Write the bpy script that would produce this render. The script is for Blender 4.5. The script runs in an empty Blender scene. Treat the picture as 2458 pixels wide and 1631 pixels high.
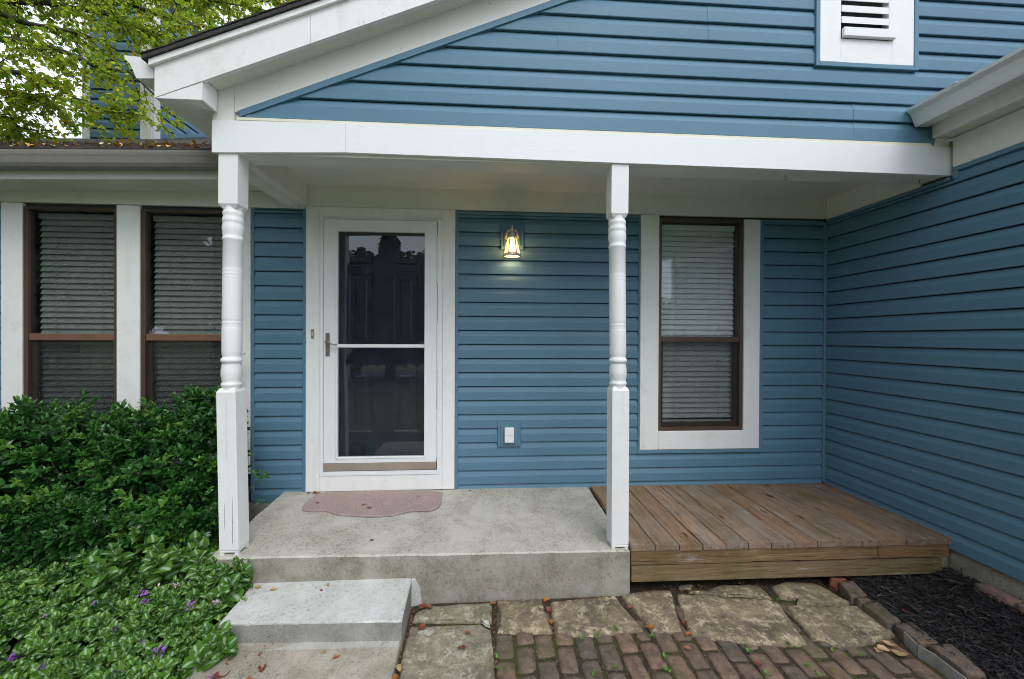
import bpy, bmesh, math, random
import numpy as np
from mathutils import Matrix, Vector
from mathutils import noise as mn

rnd = random.Random(7)
rng = np.random.default_rng(11)
sc = bpy.context.scene
COL = sc.collection

# ------------------------------------------------------------------ camera
cam_d = bpy.data.cameras.new('camera')
cam = bpy.data.objects.new('camera', cam_d)
COL.objects.link(cam)
cam_d.sensor_width = 36.0
cam_d.lens = 13.893
cam_d.clip_start = 0.02
cam_d.clip_end = 3000
yaw, pitch, roll = 0.06346, -0.00467, 0.00418
cy, sy = math.cos(yaw), math.sin(yaw)
f = Vector((sy*math.cos(pitch), cy*math.cos(pitch), math.sin(pitch)))
r0 = Vector((cy, -sy, 0)); u0 = r0.cross(f)
r = r0*math.cos(roll)+u0*math.sin(roll); u = -r0*math.sin(roll)+u0*math.cos(roll)
M = Matrix((( r.x, u.x, -f.x, 0), (r.y, u.y, -f.y, -3.2375), (r.z, u.z, -f.z, 1.1962), (0, 0, 0, 1)))
cam.matrix_world = M
sc.camera = cam

# ------------------------------------------------------------------ light
SUN_ELEV, SUN_AZ = 52, 163     # azimuth clockwise from +Y (north)
world = bpy.data.worlds.new('World')
sc.world = world
world.use_nodes = True
wn = world.node_tree
wn.nodes.clear()
sky = wn.nodes.new('ShaderNodeTexSky')
sky.sky_type = 'NISHITA'
sky.sun_disc = False
sky.sun_elevation = math.radians(SUN_ELEV)
sky.sun_rotation = math.radians(SUN_AZ)
sky.air_density = 1.0
sky.dust_density = 4.0
sky.ozone_density = 1.0
hs = wn.nodes.new('ShaderNodeHueSaturation')
hs.inputs['Saturation'].default_value = 0.38
hs.inputs['Value'].default_value = 1.0
cloud = wn.nodes.new('ShaderNodeMix'); cloud.data_type = 'RGBA'      # even cloud layer over the clear-sky gradient
cloud.inputs[0].default_value = .72
cloud.inputs[7].default_value = (7.0, 7.7, 8.7, 1)     # an overcast sky: the cloud takes most of the blue away
bg = wn.nodes.new('ShaderNodeBackground')
bg.inputs['Strength'].default_value = 0.15
wo = wn.nodes.new('ShaderNodeOutputWorld')
wn.links.new(sky.outputs[0], hs.inputs['Color'])
wn.links.new(hs.outputs[0], cloud.inputs[6])
wn.links.new(cloud.outputs[2], bg.inputs['Color'])
wn.links.new(bg.outputs[0], wo.inputs['Surface'])
sun_d = bpy.data.lights.new('sun', 'SUN')
sun_d.energy = 0.7
sun_d.angle = math.radians(28)
sun_d.color = (1.0, 0.97, 0.93)
sun = bpy.data.objects.new('sun', sun_d)
COL.objects.link(sun)
az, el = math.radians(SUN_AZ), math.radians(SUN_ELEV)
sd = Vector((math.sin(az)*math.cos(el), math.cos(az)*math.cos(el), math.sin(el)))
sun.rotation_euler = sd.to_track_quat('Z', 'Y').to_euler()
sun.location = (0, -6, 12)
sc.view_settings.view_transform = 'Standard'
sc.view_settings.look = 'None'
sc.view_settings.gamma = 1
sc.view_settings.use_curve_mapping = False
sc.view_settings.exposure = 0.55
sc.render.engine = 'CYCLES'
sc.cycles.use_denoising = True
sc.cycles.denoising_prefilter = 'FAST'
sc.cycles.filter_width = 1.0
sc.cycles.max_bounces = 10
sc.cycles.transparent_max_bounces = 24
sc.cycles.sample_clamp_indirect = 8.0

# ------------------------------------------------------------------ helpers
class MB:
    """collects geometry for one mesh object"""
    def __init__(s): s.v = []; s.f = []; s.sm = []; s.mi = []
    def add(s, vs, fs, smooth=False, mi=0):
        o = len(s.v); s.v += [tuple(v) for v in vs]
        for q in fs: s.f.append(tuple(i+o for i in q)); s.sm.append(smooth); s.mi.append(mi)
        return s
    def box(s, x0, x1, y0, y1, z0, z1, mi=0):
        vs = [(x, y, z) for z in (z0, z1) for y in (y0, y1) for x in (x0, x1)]
        return s.add(vs, [(0, 2, 3, 1), (4, 5, 7, 6), (0, 1, 5, 4), (2, 6, 7, 3), (0, 4, 6, 2), (1, 3, 7, 5)], False, mi)
    def hexa(s, p, mi=0):          # 8 points: bottom 4 (ccw from below order 0..3), top 4
        return s.add(p, [(3, 2, 1, 0), (4, 5, 6, 7), (0, 1, 5, 4), (1, 2, 6, 5), (2, 3, 7, 6), (3, 0, 4, 7)], False, mi)
    def cbox(s, x0, x1, y0, y1, z0, z1, b=0.004, jit=0.0, mi=0):
        """box with chamfered edges"""
        c = ((x0+x1)/2, (y0+y1)/2, (z0+z1)/2); h = ((x1-x0)/2, (y1-y0)/2, (z1-z0)/2)
        b = min(b, min(h)*0.8)
        vs = []; idx = {}
        for sx in (-1, 1):
            for sy_ in (-1, 1):
                for sz in (-1, 1):
                    j = [rnd.uniform(-jit, jit) for _ in range(3)]
                    for a in range(3):
                        d = [h[0]-b, h[1]-b, h[2]-b]; d[a] += b
                        idx[(sx, sy_, sz, a)] = len(vs)
                        vs.append((c[0]+sx*d[0]+j[0], c[1]+sy_*d[1]+j[1], c[2]+sz*d[2]+j[2]))
        fs = []
        for a in range(3):
            o1, o2 = (a+1) % 3, (a+2) % 3
            for sg in (-1, 1):
                q = []
                for s1, s2 in ((-1, -1), (1, -1), (1, 1), (-1, 1)):
                    k = [0, 0, 0]; k[a] = sg; k[o1] = s1; k[o2] = s2; q.append(idx[(k[0], k[1], k[2], a)])
                fs.append(q if sg > 0 else q[::-1])
        for a in range(3):
            o1, o2 = (a+1) % 3, (a+2) % 3
            for s1 in (-1, 1):
                for s2 in (-1, 1):
                    def K(sa, which):
                        k = [0, 0, 0]; k[a] = sa; k[o1] = s1; k[o2] = s2; return idx[(k[0], k[1], k[2], which)]
                    q = [K(-1, o1), K(1, o1), K(1, o2), K(-1, o2)]
                    fs.append(q if s1*s2 < 0 else q[::-1])
        for sx in (-1, 1):
            for sy_ in (-1, 1):
                for sz in (-1, 1):
                    q = [idx[(sx, sy_, sz, a)] for a in range(3)]
                    fs.append(q if sx*sy_*sz > 0 else q[::-1])
        return s.add(vs, fs, False, mi)
    def tube(s, pts, rad, n=8, mi=0, caps=True):
        pts = [Vector(p) for p in pts]
        if not hasattr(rad, '__len__'): rad = [rad]*len(pts)
        rings = []; prev = None
        for i, p in enumerate(pts):
            t = (pts[min(i+1, len(pts)-1)]-pts[max(i-1, 0)]).normalized()
            a = prev if prev is not None else (Vector((0, 0, 1)) if abs(t.z) < .9 else Vector((1, 0, 0)))
            b = t.cross(a).normalized(); a = b.cross(t).normalized(); prev = a
            rings.append([p+(a*math.cos(2*math.pi*k/n)+b*math.sin(2*math.pi*k/n))*rad[i] for k in range(n)])
        vs = [v for R_ in rings for v in R_]
        fs = [(i*n+k, (i+1)*n+k, (i+1)*n+(k+1) % n, i*n+(k+1) % n) for i in range(len(pts)-1) for k in range(n)]
        s.add(vs, fs, True, mi)
        if caps:
            o = len(s.v)-len(vs)
            s.f.append(tuple(o+k for k in range(n))); s.sm.append(False); s.mi.append(mi)
            s.f.append(tuple(o+(len(pts)-1)*n+k for k in range(n-1, -1, -1))); s.sm.append(False); s.mi.append(mi)
        return s
    def lathe(s, prof, cx, cy_, n=28, mi=0, sm=True):
        vs = []; fs = []
        for z, rr in prof:
            for k in range(n):
                a = 2*math.pi*(k+.5)/n; vs.append((cx+rr*math.cos(a), cy_+rr*math.sin(a), z))
        m = len(prof)
        for i in range(m-1):
            for k in range(n): fs.append((i*n+k, i*n+(k+1) % n, (i+1)*n+(k+1) % n, (i+1)*n+k))
        up = prof[-1][0] > prof[0][0]
        if not up: fs = [q[::-1] for q in fs]
        s.add(vs, fs, sm, mi)
        o = len(s.v)-len(vs)
        for ring, rev in ((0, up), (m-1, not up)):
            q = [o+ring*n+k for k in range(n)]
            s.f.append(tuple(q[::-1] if rev else q)); s.sm.append(False); s.mi.append(mi)
        return s
    def prism(s, poly, axis, a0, a1, mi=0):
        """polygon (2D in the other two axes) extruded along axis; x: (y,z) y: (x,z) z: (x,y)"""
        def P(q, a): return {'x': (a, q[0], q[1]), 'y': (q[0], a, q[1]), 'z': (q[0], q[1], a)}[axis]
        n = len(poly)
        vs = [P(q, a0) for q in poly]+[P(q, a1) for q in poly]
        fs = [tuple(range(n)), tuple(range(2*n-1, n-1, -1))]+[(i, i+n, (i+1) % n+n, (i+1) % n) for i in range(n)]
        return s.add(vs, fs, False, mi)
    def build(s, name, mat, parent=None, recalc=True):
        me = bpy.data.meshes.new(name)
        v = np.array(s.v); lo, hi = v.min(0), v.max(0)
        org = np.array([(lo[0]+hi[0])/2, (lo[1]+hi[1])/2, lo[2]])
        me.from_pydata((v-org).tolist(), [], s.f)
        me.polygons.foreach_set('use_smooth', s.sm)
        me.polygons.foreach_set('material_index', s.mi)
        for m in (mat if isinstance(mat, (list, tuple)) else [mat]): me.materials.append(m)
        if recalc:
            bm = bmesh.new(); bm.from_mesh(me); bmesh.ops.recalc_face_normals(bm, faces=bm.faces); bm.to_mesh(me); bm.free()
        me.update()
        return link(name, me, org, parent)

WPOS = {}
def wpos(o):
    return WPOS.get(o.name, Vector((0, 0, 0))) if o else Vector((0, 0, 0))
def link(name, me, org, parent=None):
    o = bpy.data.objects.new(name, me)
    COL.objects.link(o)
    org = Vector(org)
    if parent: o.parent = parent
    o.location = org-wpos(parent)
    WPOS[o.name] = org
    return o
def thing(name, loc, label, cat, group=None, kind=None):
    o = bpy.data.objects.new(name, None); COL.objects.link(o)
    o.location = loc; WPOS[o.name] = Vector(loc); o.empty_display_size = .1
    return tag(o, label, cat, group, kind)
def tag(o, label=None, cat=None, group=None, kind=None):
    if label: o['label'] = label
    if cat: o['category'] = cat
    if group: o['group'] = group
    if kind: o['kind'] = kind
    return o

def bulk(name, V, T, mat, parent=None, uv=None, mi=None, smooth=False, org=None, col=None):
    me = bpy.data.meshes.new(name)
    V = np.asarray(V, dtype=np.float64)
    if org is None:
        lo, hi = V.min(0), V.max(0); org = np.array([(lo[0]+hi[0])/2, (lo[1]+hi[1])/2, lo[2]])
    me.vertices.add(len(V)); me.vertices.foreach_set('co', (V-org).astype(np.float32).ravel())
    T = np.asarray(T, dtype=np.int32)
    me.loops.add(T.size); me.loops.foreach_set('vertex_index', T.ravel())
    me.polygons.add(len(T)); me.polygons.foreach_set('loop_start', np.arange(0, T.size, 3, dtype=np.int32))
    me.polygons.foreach_set('loop_total', np.full(len(T), 3, dtype=np.int32))
    if mi is not None: me.polygons.foreach_set('material_index', np.asarray(mi, dtype=np.int32))
    me.polygons.foreach_set('use_smooth', np.full(len(T), smooth))
    for m in (mat if isinstance(mat, (list, tuple)) else [mat]): me.materials.append(m)
    me.update(calc_edges=True)
    if uv is not None:
        l = me.uv_layers.new(name='UVMap'); l.data.foreach_set('uv', np.asarray(uv, dtype=np.float32)[T.ravel()].ravel())
    if col is not None:
        a = me.attributes.new('tint', 'FLOAT', 'POINT'); a.data.foreach_set('value', np.asarray(col, dtype=np.float32))
    return link(name, me, org, parent)

def scatter(protoV, protoT, R, t, s):
    """R (n,3,3) t (n,3) s (n,) -> stacked geometry"""
    n = len(t); V = np.einsum('nij,kj->nki', R, protoV)*np.asarray(s)[:, None, None]+t[:, None, :]
    T = protoT[None]+(np.arange(n)*len(protoV))[:, None, None]
    return V.reshape(-1, 3), T.reshape(-1, 3)
def frames(d, up=None, spin=None):
    """rotation matrices with x axis along d; z axis near up"""
    d = d/np.linalg.norm(d, axis=1, keepdims=True)
    if up is None: up = np.tile([0, 0, 1.], (len(d), 1))
    y = np.cross(up, d); y /= np.linalg.norm(y, axis=1, keepdims=True)+1e-9
    z = np.cross(d, y)
    if spin is not None:
        c, s_ = np.cos(spin)[:, None], np.sin(spin)[:, None]
        y, z = y*c+z*s_, z*c-y*s_
    return np.stack([d, y, z], -1)

# ------------------------------------------------------------------ materials
class NT:
    def __init__(s, name):
        s.m = bpy.data.materials.new(name); s.m.use_nodes = True; s.t = s.m.node_tree; s.t.nodes.clear()
        s.out = s.n('ShaderNodeOutputMaterial')
    def n(s, typ, **kw):
        x = s.t.nodes.new(typ)
        for k, v in kw.items():
            if hasattr(x, k): setattr(x, k, v)
        return x
    def l(s, a, b): s.t.links.new(a, b)
    def pos(s, scale=(1, 1, 1), rnd_off=0.0, rot=None):
        g = s.n('ShaderNodeNewGeometry'); mp = s.n('ShaderNodeMapping'); mp.inputs['Scale'].default_value = scale
        if rot: mp.inputs['Rotation'].default_value = rot
        s.l(g.outputs['Position'], mp.inputs['Vector'])
        if rnd_off:
            oi = s.n('ShaderNodeObjectInfo'); mu = s.n('ShaderNodeMath', operation='MULTIPLY'); mu.inputs[1].default_value = rnd_off
            s.l(oi.outputs['Random'], mu.inputs[0]); s.l(mu.outputs[0], mp.inputs['Location'])
        return mp.outputs[0]
    def noise(s, vec, scale, detail=4, rough=.55, lo=None, hi=None, dist=0):
        x = s.n('ShaderNodeTexNoise'); x.inputs['Scale'].default_value = scale; x.inputs['Detail'].default_value = detail
        x.inputs['Roughness'].default_value = rough; x.inputs['Distortion'].default_value = dist
        s.l(vec, x.inputs['Vector'])
        return s.ramp(x.outputs['Fac'], lo, hi) if lo is not None else x.outputs['Fac']
    def ramp(s, fac, lo, hi):
        m = s.n('ShaderNodeMapRange'); m.inputs['From Min'].default_value = lo; m.inputs['From Max'].default_value = hi
        s.l(fac, m.inputs['Value']); return m.outputs[0]
    def mix(s, fac, a, b, typ='MIX'):
        x = s.n('ShaderNodeMix'); x.data_type = 'RGBA'; x.blend_type = typ
        for sock, v in ((x.inputs['Factor'], fac), (x.inputs['A'], a), (x.inputs['B'], b)) if False else ((x.inputs[0], fac), (x.inputs[6], a), (x.inputs[7], b)):
            if isinstance(v, (int, float)): sock.default_value = v
            elif isinstance(v, tuple): sock.default_value = (*v, 1)
            else: s.l(v, sock)
        return x.outputs[2]
    def math(s, op, a, b=0.0):
        x = s.n('ShaderNodeMath', operation=op)
        for i, v in enumerate((a, b)):
            if isinstance(v, (int, float)): x.inputs[i].default_value = v
            else: s.l(v, x.inputs[i])
        return x.outputs[0]
    def bump(s, h, strength, dist=.01, prev=None):
        x = s.n('ShaderNodeBump'); x.inputs['Strength'].default_value = strength; x.inputs['Distance'].default_value = dist
        s.l(h, x.inputs['Height'])
        if prev is not None: s.l(prev, x.inputs['Normal'])
        return x.outputs[0]
    def bsdf(s, col, rough=.6, normal=None, spec=.5, metal=0.0, **kw):
        b = s.n('ShaderNodeBsdfPrincipled')
        if isinstance(col, tuple): b.inputs['Base Color'].default_value = (*col, 1)
        else: s.l(col, b.inputs['Base Color'])
        if isinstance(rough, (int, float)): b.inputs['Roughness'].default_value = rough
        else: s.l(rough, b.inputs['Roughness'])
        b.inputs['Specular IOR Level'].default_value = spec; b.inputs['Metallic'].default_value = metal
        for k, v in kw.items(): b.inputs[k].default_value = v
        if normal is not None: s.l(normal, b.inputs['Normal'])
        return b.outputs[0]
    def done(s, sh): s.l(sh, s.out.inputs['Surface']); return s.m

def m_siding(name, base, grain_axis='x'):
    k = NT(name)
    sc_ = (2.5, 60, 160) if grain_axis == 'x' else (60, 2.5, 160)
    p = k.pos(sc_, 3.0)
    g = k.noise(p, 1.6, 3, .6)
    big = k.noise(k.pos((1, 1, 1)), 1.3, 3, .6, .35, .7)
    c = k.mix(big, tuple(x*.93 for x in base), tuple(x*1.06 for x in base))
    oi = k.n('ShaderNodeObjectInfo')
    c = k.mix(k.math('MULTIPLY', oi.outputs['Random'], .18), c, tuple(x*.85 for x in base))
    spot = k.noise(k.pos((1, 1, 1)), 70, 2, .5, .78, .84)
    c = k.mix(k.math('MULTIPLY', spot, .35), c, (.4, .45, .48))
    return k.done(k.bsdf(c, .52, k.bump(g, .22, .003), .4))
def m_paint(name, base=(.81, .81, .80), dirt=(.42, .40, .34), amt=.42, rough=.55, grain=True):
    k = NT(name)
    p = k.pos()
    d1 = k.noise(p, 4.5, 9, .78, .53, .75)
    d2 = k.noise(k.pos((14, 14, 1.2)), 1.0, 4, .6, .55, .9)
    fac = k.math('MULTIPLY', k.math('MAXIMUM', d1, d2), amt)
    c = k.mix(fac, base, dirt)
    spk = k.noise(p, 55, 2, .5, .73, .76)
    c = k.mix(k.math('MULTIPLY', spk, .5), c, tuple(x*.6 for x in dirt))
    g = k.math('ADD', k.noise(k.pos((30, 30, 30)), 1.5, 4, .6), k.noise(k.pos((1.5, 90, 90)), 1.0, 3, .6))
    return k.done(k.bsdf(c, rough, k.bump(g, .2, .003), .4))
def m_simple(name, base, rough=.5, var=.12, scale=8, metal=0.0, spec=.5, bump=.08):
    k = NT(name)
    n1 = k.noise(k.pos(), scale, 4, .6, .3, .7)
    c = k.mix(n1, tuple(x*(1-var) for x in base), tuple(min(1, x*(1+var)) for x in base))
    return k.done(k.bsdf(c, rough, k.bump(k.noise(k.pos(), scale*12, 3), bump, .002), spec, metal))
def m_concrete(name, base, stain, green, speck=.5, green_amt=.4, rough=.85, fine=(.13, .115, .09)):
    k = NT(name); p = k.pos()
    a = k.noise(p, 3.2, 9, .78, .42, .60)
    c = k.mix(a, base, stain)
    b = k.noise(p, 6.5, 9, .8, .50, .64)
    c = k.mix(k.math('MULTIPLY', b, green_amt), c, green)
    sp = k.noise(p, 55, 6, .85, .545, .585)
    msk = k.noise(p, 3.1, 5, .7, .34, .62)
    c = k.mix(k.math('MULTIPLY', k.math('MULTIPLY', sp, msk), speck), c, fine)
    pits = k.n('ShaderNodeTexVoronoi'); pits.inputs['Scale'].default_value = 75; k.l(p, pits.inputs['Vector'])
    pf = k.math('MULTIPLY', k.ramp(pits.outputs['Distance'], .16, .08), k.noise(p, 7, 2, .5, .5, .58))
    c = k.mix(k.math('MULTIPLY', pf, .8*speck), c, (.12, .1, .08))
    lt = k.noise(p, 130, 3, .7, .56, .64)
    c = k.mix(k.math('MULTIPLY', lt, .35), c, tuple(min(.8, x*1.5) for x in base))
    h = k.math('ADD', k.noise(p, 160, 4, .65), k.math('MULTIPLY', k.noise(p, 18, 4), .6))
    h = k.math('SUBTRACT', h, pf)
    return k.done(k.bsdf(c, rough, k.bump(h, .45, .003), .3))
def m_stone(name, base, light, dark, green):
    k = NT(name); p = k.pos((1, 1, 1), 9)
    a = k.noise(p, 5, 8, .75, .40, .60)
    c = k.mix(a, base, dark)
    b = k.noise(p, 16, 9, .80, .50, .60)
    c = k.mix(k.math('MULTIPLY', b, .95), c, light)
    g = k.noise(p, 6.5, 7, .75, .48, .62)
    c = k.mix(k.math('MULTIPLY', g, .5), c, green)
    s2 = k.noise(p, 70, 5, .75, .53, .63)
    c = k.mix(k.math('MULTIPLY', s2, .55), c, tuple(x*.5 for x in dark))
    h = k.math('ADD', k.noise(p, 13, 9, .75), k.math('MULTIPLY', k.noise(p, 80, 4, .6), .3))
    return k.done(k.bsdf(c, .9, k.bump(h, 1.0, .016), .25))
def m_brick(name, base, alt, moss=.35):
    k = NT(name); p = k.pos((1, 1, 1), 5)
    oi = k.n('ShaderNodeObjectInfo')
    c = k.mix(oi.outputs['Random'], base, alt)
    a = k.noise(p, 14, 8, .78, .42, .60)
    c = k.mix(k.math('MULTIPLY', a, .65), c, (.055, .044, .036))
    b = k.noise(p, 34, 7, .8, .52, .64)
    c = k.mix(k.math('MULTIPLY', b, .5), c, (.26, .21, .18))
    g = k.noise(k.pos(), 5, 5, .65, .54, .72)
    c = k.mix(k.math('MULTIPLY', g, moss), c, (.075, .085, .015))
    h = k.math('ADD', k.noise(p, 60, 6, .7), k.noise(p, 14, 4))
    return k.done(k.bsdf(c, .85, k.bump(h, .9, .007), .3))
def m_wood(name, base, grey, axis='y'):
    k = NT(name)
    s_ = {'y': (38, 1.6, 38), 'x': (1.6, 38, 38)}[axis]
    p = k.pos(s_, 40)
    oi = k.n('ShaderNodeObjectInfo')
    gr = k.noise(p, 1.0, 8, .72, .30, .72, .9)
    c = k.mix(gr, tuple(x*.42 for x in base), base)
    r1 = k.math('FRACT', k.math('MULTIPLY', oi.outputs['Random'], 7.31)); r2 = k.math('FRACT', k.math('MULTIPLY', oi.outputs['Random'], 13.7))
    c = k.mix(k.math('MULTIPLY', r1, .85), c, k.mix(gr, tuple(x*.55 for x in grey), grey))
    c = k.mix(k.math('MULTIPLY', k.ramp(r2, .5, .9), .55), c, (.36, .20, .10))
    s3 = {'y': (17, 2.2, 17), 'x': (2.2, 17, 17)}[axis]
    gz = k.noise(k.pos(s3, 20), 1.0, 7, .72, .42, .60)
    c = k.mix(k.math('MULTIPLY', gz, .75), c, grey)
    c = k.mix(k.math('MULTIPLY', oi.outputs['Random'], .5), c, tuple(x*.5 for x in base))
    # fine dark checks along the grain
    s4 = {'y': (150, 3.5, 150), 'x': (3.5, 150, 150)}[axis]
    ck = k.noise(k.pos(s4, 11), 1.0, 4, .7, .60, .70)
    c = k.mix(k.math('MULTIPLY', ck, .9), c, (.045, .030, .02))
    st2 = k.noise(k.pos({'y': (22, 2.2, 22), 'x': (2.2, 22, 22)}[axis], 5), 1.0, 8, .8, .50, .60)
    c = k.mix(k.math('MULTIPLY', st2, .6), c, tuple(x*.38 for x in base))
    kn = k.n('ShaderNodeTexVoronoi'); kn.inputs['Scale'].default_value = 1.0
    s5 = {'y': (6.5, 2.6, 6.5), 'x': (2.6, 6.5, 6.5)}[axis]
    k.l(k.pos(s5, 7), kn.inputs['Vector'])
    c = k.mix(k.math('MULTIPLY', k.ramp(kn.outputs['Distance'], .13, .06), .8), c, (.05, .03, .02))
    # green algae patches
    al = k.noise(k.pos(), 3.4, 6, .7, .48, .62)
    c = k.mix(k.math('MULTIPLY', al, .30), c, (.10, .115, .05))
    wh = k.noise(k.pos(s3, 3), 1.3, 8, .78, .58, .68)
    c = k.mix(k.math('MULTIPLY', wh, .7), c, (.50, .49, .49))
    h = k.math('ADD', gr, k.math('MULTIPLY', ck, -.8))
    bc = k.n('ShaderNodeBrightContrast'); bc.inputs['Contrast'].default_value = .10; k.l(c, bc.inputs['Color'])
    return k.done(k.bsdf(bc.outputs[0], .8, k.bump(h, .9, .005), .3))
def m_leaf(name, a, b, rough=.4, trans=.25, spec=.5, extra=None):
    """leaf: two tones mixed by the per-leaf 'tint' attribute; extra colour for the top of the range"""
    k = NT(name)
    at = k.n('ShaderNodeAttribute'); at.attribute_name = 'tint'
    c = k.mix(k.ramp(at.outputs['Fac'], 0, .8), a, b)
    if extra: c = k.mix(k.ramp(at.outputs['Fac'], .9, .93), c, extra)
    d = k.bsdf(c, rough, None, spec)
    t = k.n('ShaderNodeBsdfTranslucent'); k.l(k.mix(.6, c, (.50, .62, .06)) if trans > .3 else c, t.inputs['Color'])
    mx = k.n('ShaderNodeMixShader'); mx.inputs[0].default_value = trans
    k.l(d, mx.inputs[1]); k.l(t.outputs[0], mx.inputs[2])
    return k.done(mx.outputs[0])
def m_lamium():
    k = NT('silver_striped_leaf')
    at = k.n('ShaderNodeAttribute'); at.attribute_name = 'tint'
    c = k.mix(at.outputs['Fac'], (.045, .145, .016), (.15, .31, .035))
    uv = k.n('ShaderNodeUVMap'); sp = k.n('ShaderNodeSeparateXYZ'); k.l(uv.outputs[0], sp.inputs[0])
    d = k.math('ABSOLUTE', k.math('SUBTRACT', sp.outputs[0], .5))
    w = k.math('MULTIPLY', k.ramp(d, .13, .06), k.math('MULTIPLY', k.ramp(sp.outputs[1], .96, .8), k.ramp(sp.outputs[1], .08, .25)))
    w = k.math('MULTIPLY', w, k.ramp(at.outputs['Fac'], -.3, .35))
    c = k.mix(k.math('MULTIPLY', w, .85), c, (.40, .54, .38))
    d_ = k.bsdf(c, .7, k.bump(k.noise(k.pos(), 120, 3), .25, .003), .25)
    t = k.n('ShaderNodeBsdfTranslucent'); k.l(c, t.inputs['Color'])
    mx = k.n('ShaderNodeMixShader'); mx.inputs[0].default_value = .2
    k.l(d_, mx.inputs[1]); k.l(t.outputs[0], mx.inputs[2])
    return k.done(mx.outputs[0])
def m_glass(name, tint=(.93, .96, .95), dirt=.03, wav=.0):
    k = NT(name)
    fr = k.n('ShaderNodeFresnel'); fr.inputs['IOR'].default_value = 1.52
    tr = k.n('ShaderNodeBsdfTransparent'); tr.inputs[0].default_value = (*tint, 1)
    gl = k.n('ShaderNodeBsdfGlossy'); gl.inputs['Roughness'].default_value = .0; gl.inputs['Color'].default_value = (.95, .97, 1, 1)
    if wav:
        nb = k.bump(k.noise(k.pos(), 2.2, 2), wav, .02); k.l(nb, gl.inputs['Normal'])
    mx = k.n('ShaderNodeMixShader')
    geo = k.n('ShaderNodeNewGeometry')
    k.l(k.math('MULTIPLY', k.math('MULTIPLY', fr.outputs[0], 1.9), k.math('SUBTRACT', 1.0, geo.outputs['Backfacing'])), mx.inputs[0]); k.l(tr.outputs[0], mx.inputs[1]); k.l(gl.outputs[0], mx.inputs[2])
    df = k.n('ShaderNodeBsdfDiffuse'); df.inputs['Color'].default_value = (.5, .5, .48, 1)
    m2 = k.n('ShaderNodeMixShader'); dn = k.noise(k.pos(), 6, 6, .7, .45, .8)
    k.l(k.math('MULTIPLY', dn, dirt), m2.inputs[0]); k.l(mx.outputs[0], m2.inputs[1]); k.l(df.outputs[0], m2.inputs[2])
    return k.done(m2.outputs[0])
def m_screen():
    k = NT('insect_screen')
    tr = k.n('ShaderNodeBsdfTransparent'); df = k.n('ShaderNodeBsdfDiffuse'); df.inputs['Color'].default_value = (.03, .03, .03, 1)
    mx = k.n('ShaderNodeMixShader'); mx.inputs[0].default_value = .42
    k.l(tr.outputs[0], mx.inputs[1]); k.l(df.outputs[0], mx.inputs[2])
    return k.done(mx.outputs[0])
def m_emit(name, col, st):
    k = NT(name); e = k.n('ShaderNodeEmission'); e.inputs[0].default_value = (*col, 1); e.inputs[1].default_value = st
    return k.done(e.outputs[0])

BLUE = (.098, .206, .294)
mSid = m_siding('blue_vinyl', BLUE, 'x')
mSidR = m_siding('blue_vinyl_side', BLUE, 'y')
mChan = m_siding('blue_trim_vinyl', tuple(x*1.02 for x in BLUE), 'x')
mSheath = m_simple('wall_sheathing', (.04, .05, .055), .9)
mWhite = m_paint('white_painted_wood')
mWhiteB = m_paint('white_painted_beam', (.82, .83, .84), (.55, .54, .5), .15, .5)
mCream = m_paint('offwhite_painted_board', (.74, .74, .69), (.45, .43, .36), .30)
mCeil = m_paint('porch_ceiling_paint', (.74, .74, .70), (.45, .44, .38), .3)
mGutter = m_paint('white_aluminium', (.76, .77, .77), (.4, .39, .36), .3, .35)
mGutterL = m_paint('weathered_gutter_aluminium', (.27, .255, .235), (.22, .2, .17), .6, .45)
mFlash = m_simple('cream_flashing', (.78, .76, .62), .5, .05)
mBrown = m_simple('brown_aluminium', (.075, .048, .036), .42, .15, 4)
mBrownL = m_simple('lit_brown_rail', (.17, .085, .055), .5, .15, 5)  # frame brown lightened: light on the left rails put into the colour
mDoorW = m_paint('white_storm_door_metal', (.78, .80, .81), (.5, .5, .46), .15, .35)
mDoorI = m_simple('slate_blue_door_paint', (.030, .040, .060), .35, .08, 3, bump=.03)
mTaupe = m_simple('taupe_sweep', (.30, .25, .2), .6, .1)
mHandle = m_simple('brushed_nickel', (.35, .32, .28), .35, .1, 20, .85)
mDark = m_simple('dark_interior', (.10, .095, .09), .9)
mBlind = m_simple('offwhite_blind_slat', (.74, .75, .74), .45, .05, 5, bump=.02)
mCord = m_simple('blind_cord', (.6, .6, .58), .8)
mGlass = m_glass('window_glass', (.92, .94, .94), wav=.02)
mGlassL = m_glass('dimmed_left_window_glass', (.68, .71, .70), wav=.02)  # same glazing as mGlass; the dimmer left side is put into the tint
mGlassD = m_glass('storm_door_glass', (.82, .84, .85), .012, .01)
mScreen = m_screen()
mShingle = m_simple('black_asphalt_shingle', (.045, .042, .040), .95, .35, 60, bump=.6)
mShingleB = m_simple('brown_asphalt_shingle', (.055, .045, .040), .95, .4, 45, bump=.6)
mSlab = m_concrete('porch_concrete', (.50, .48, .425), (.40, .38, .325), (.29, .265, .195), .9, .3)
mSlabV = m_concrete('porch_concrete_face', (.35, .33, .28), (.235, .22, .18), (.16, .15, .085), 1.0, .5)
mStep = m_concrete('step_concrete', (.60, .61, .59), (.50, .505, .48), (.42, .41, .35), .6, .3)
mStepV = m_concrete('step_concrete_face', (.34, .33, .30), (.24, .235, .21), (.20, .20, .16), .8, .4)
mPad = m_concrete('walk_concrete', (.42, .385, .32), (.27, .24, .195), (.24, .23, .16), 1.0, .4)
mStone = m_stone('limestone_flag', (.33, .26, .17), (.60, .50, .34), (.14, .11, .08), (.17, .15, .09))
mStoneG = m_stone('grey_green_flag', (.36, .32, .24), (.54, .50, .40), (.19, .165, .125), (.24, .25, .15))
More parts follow.
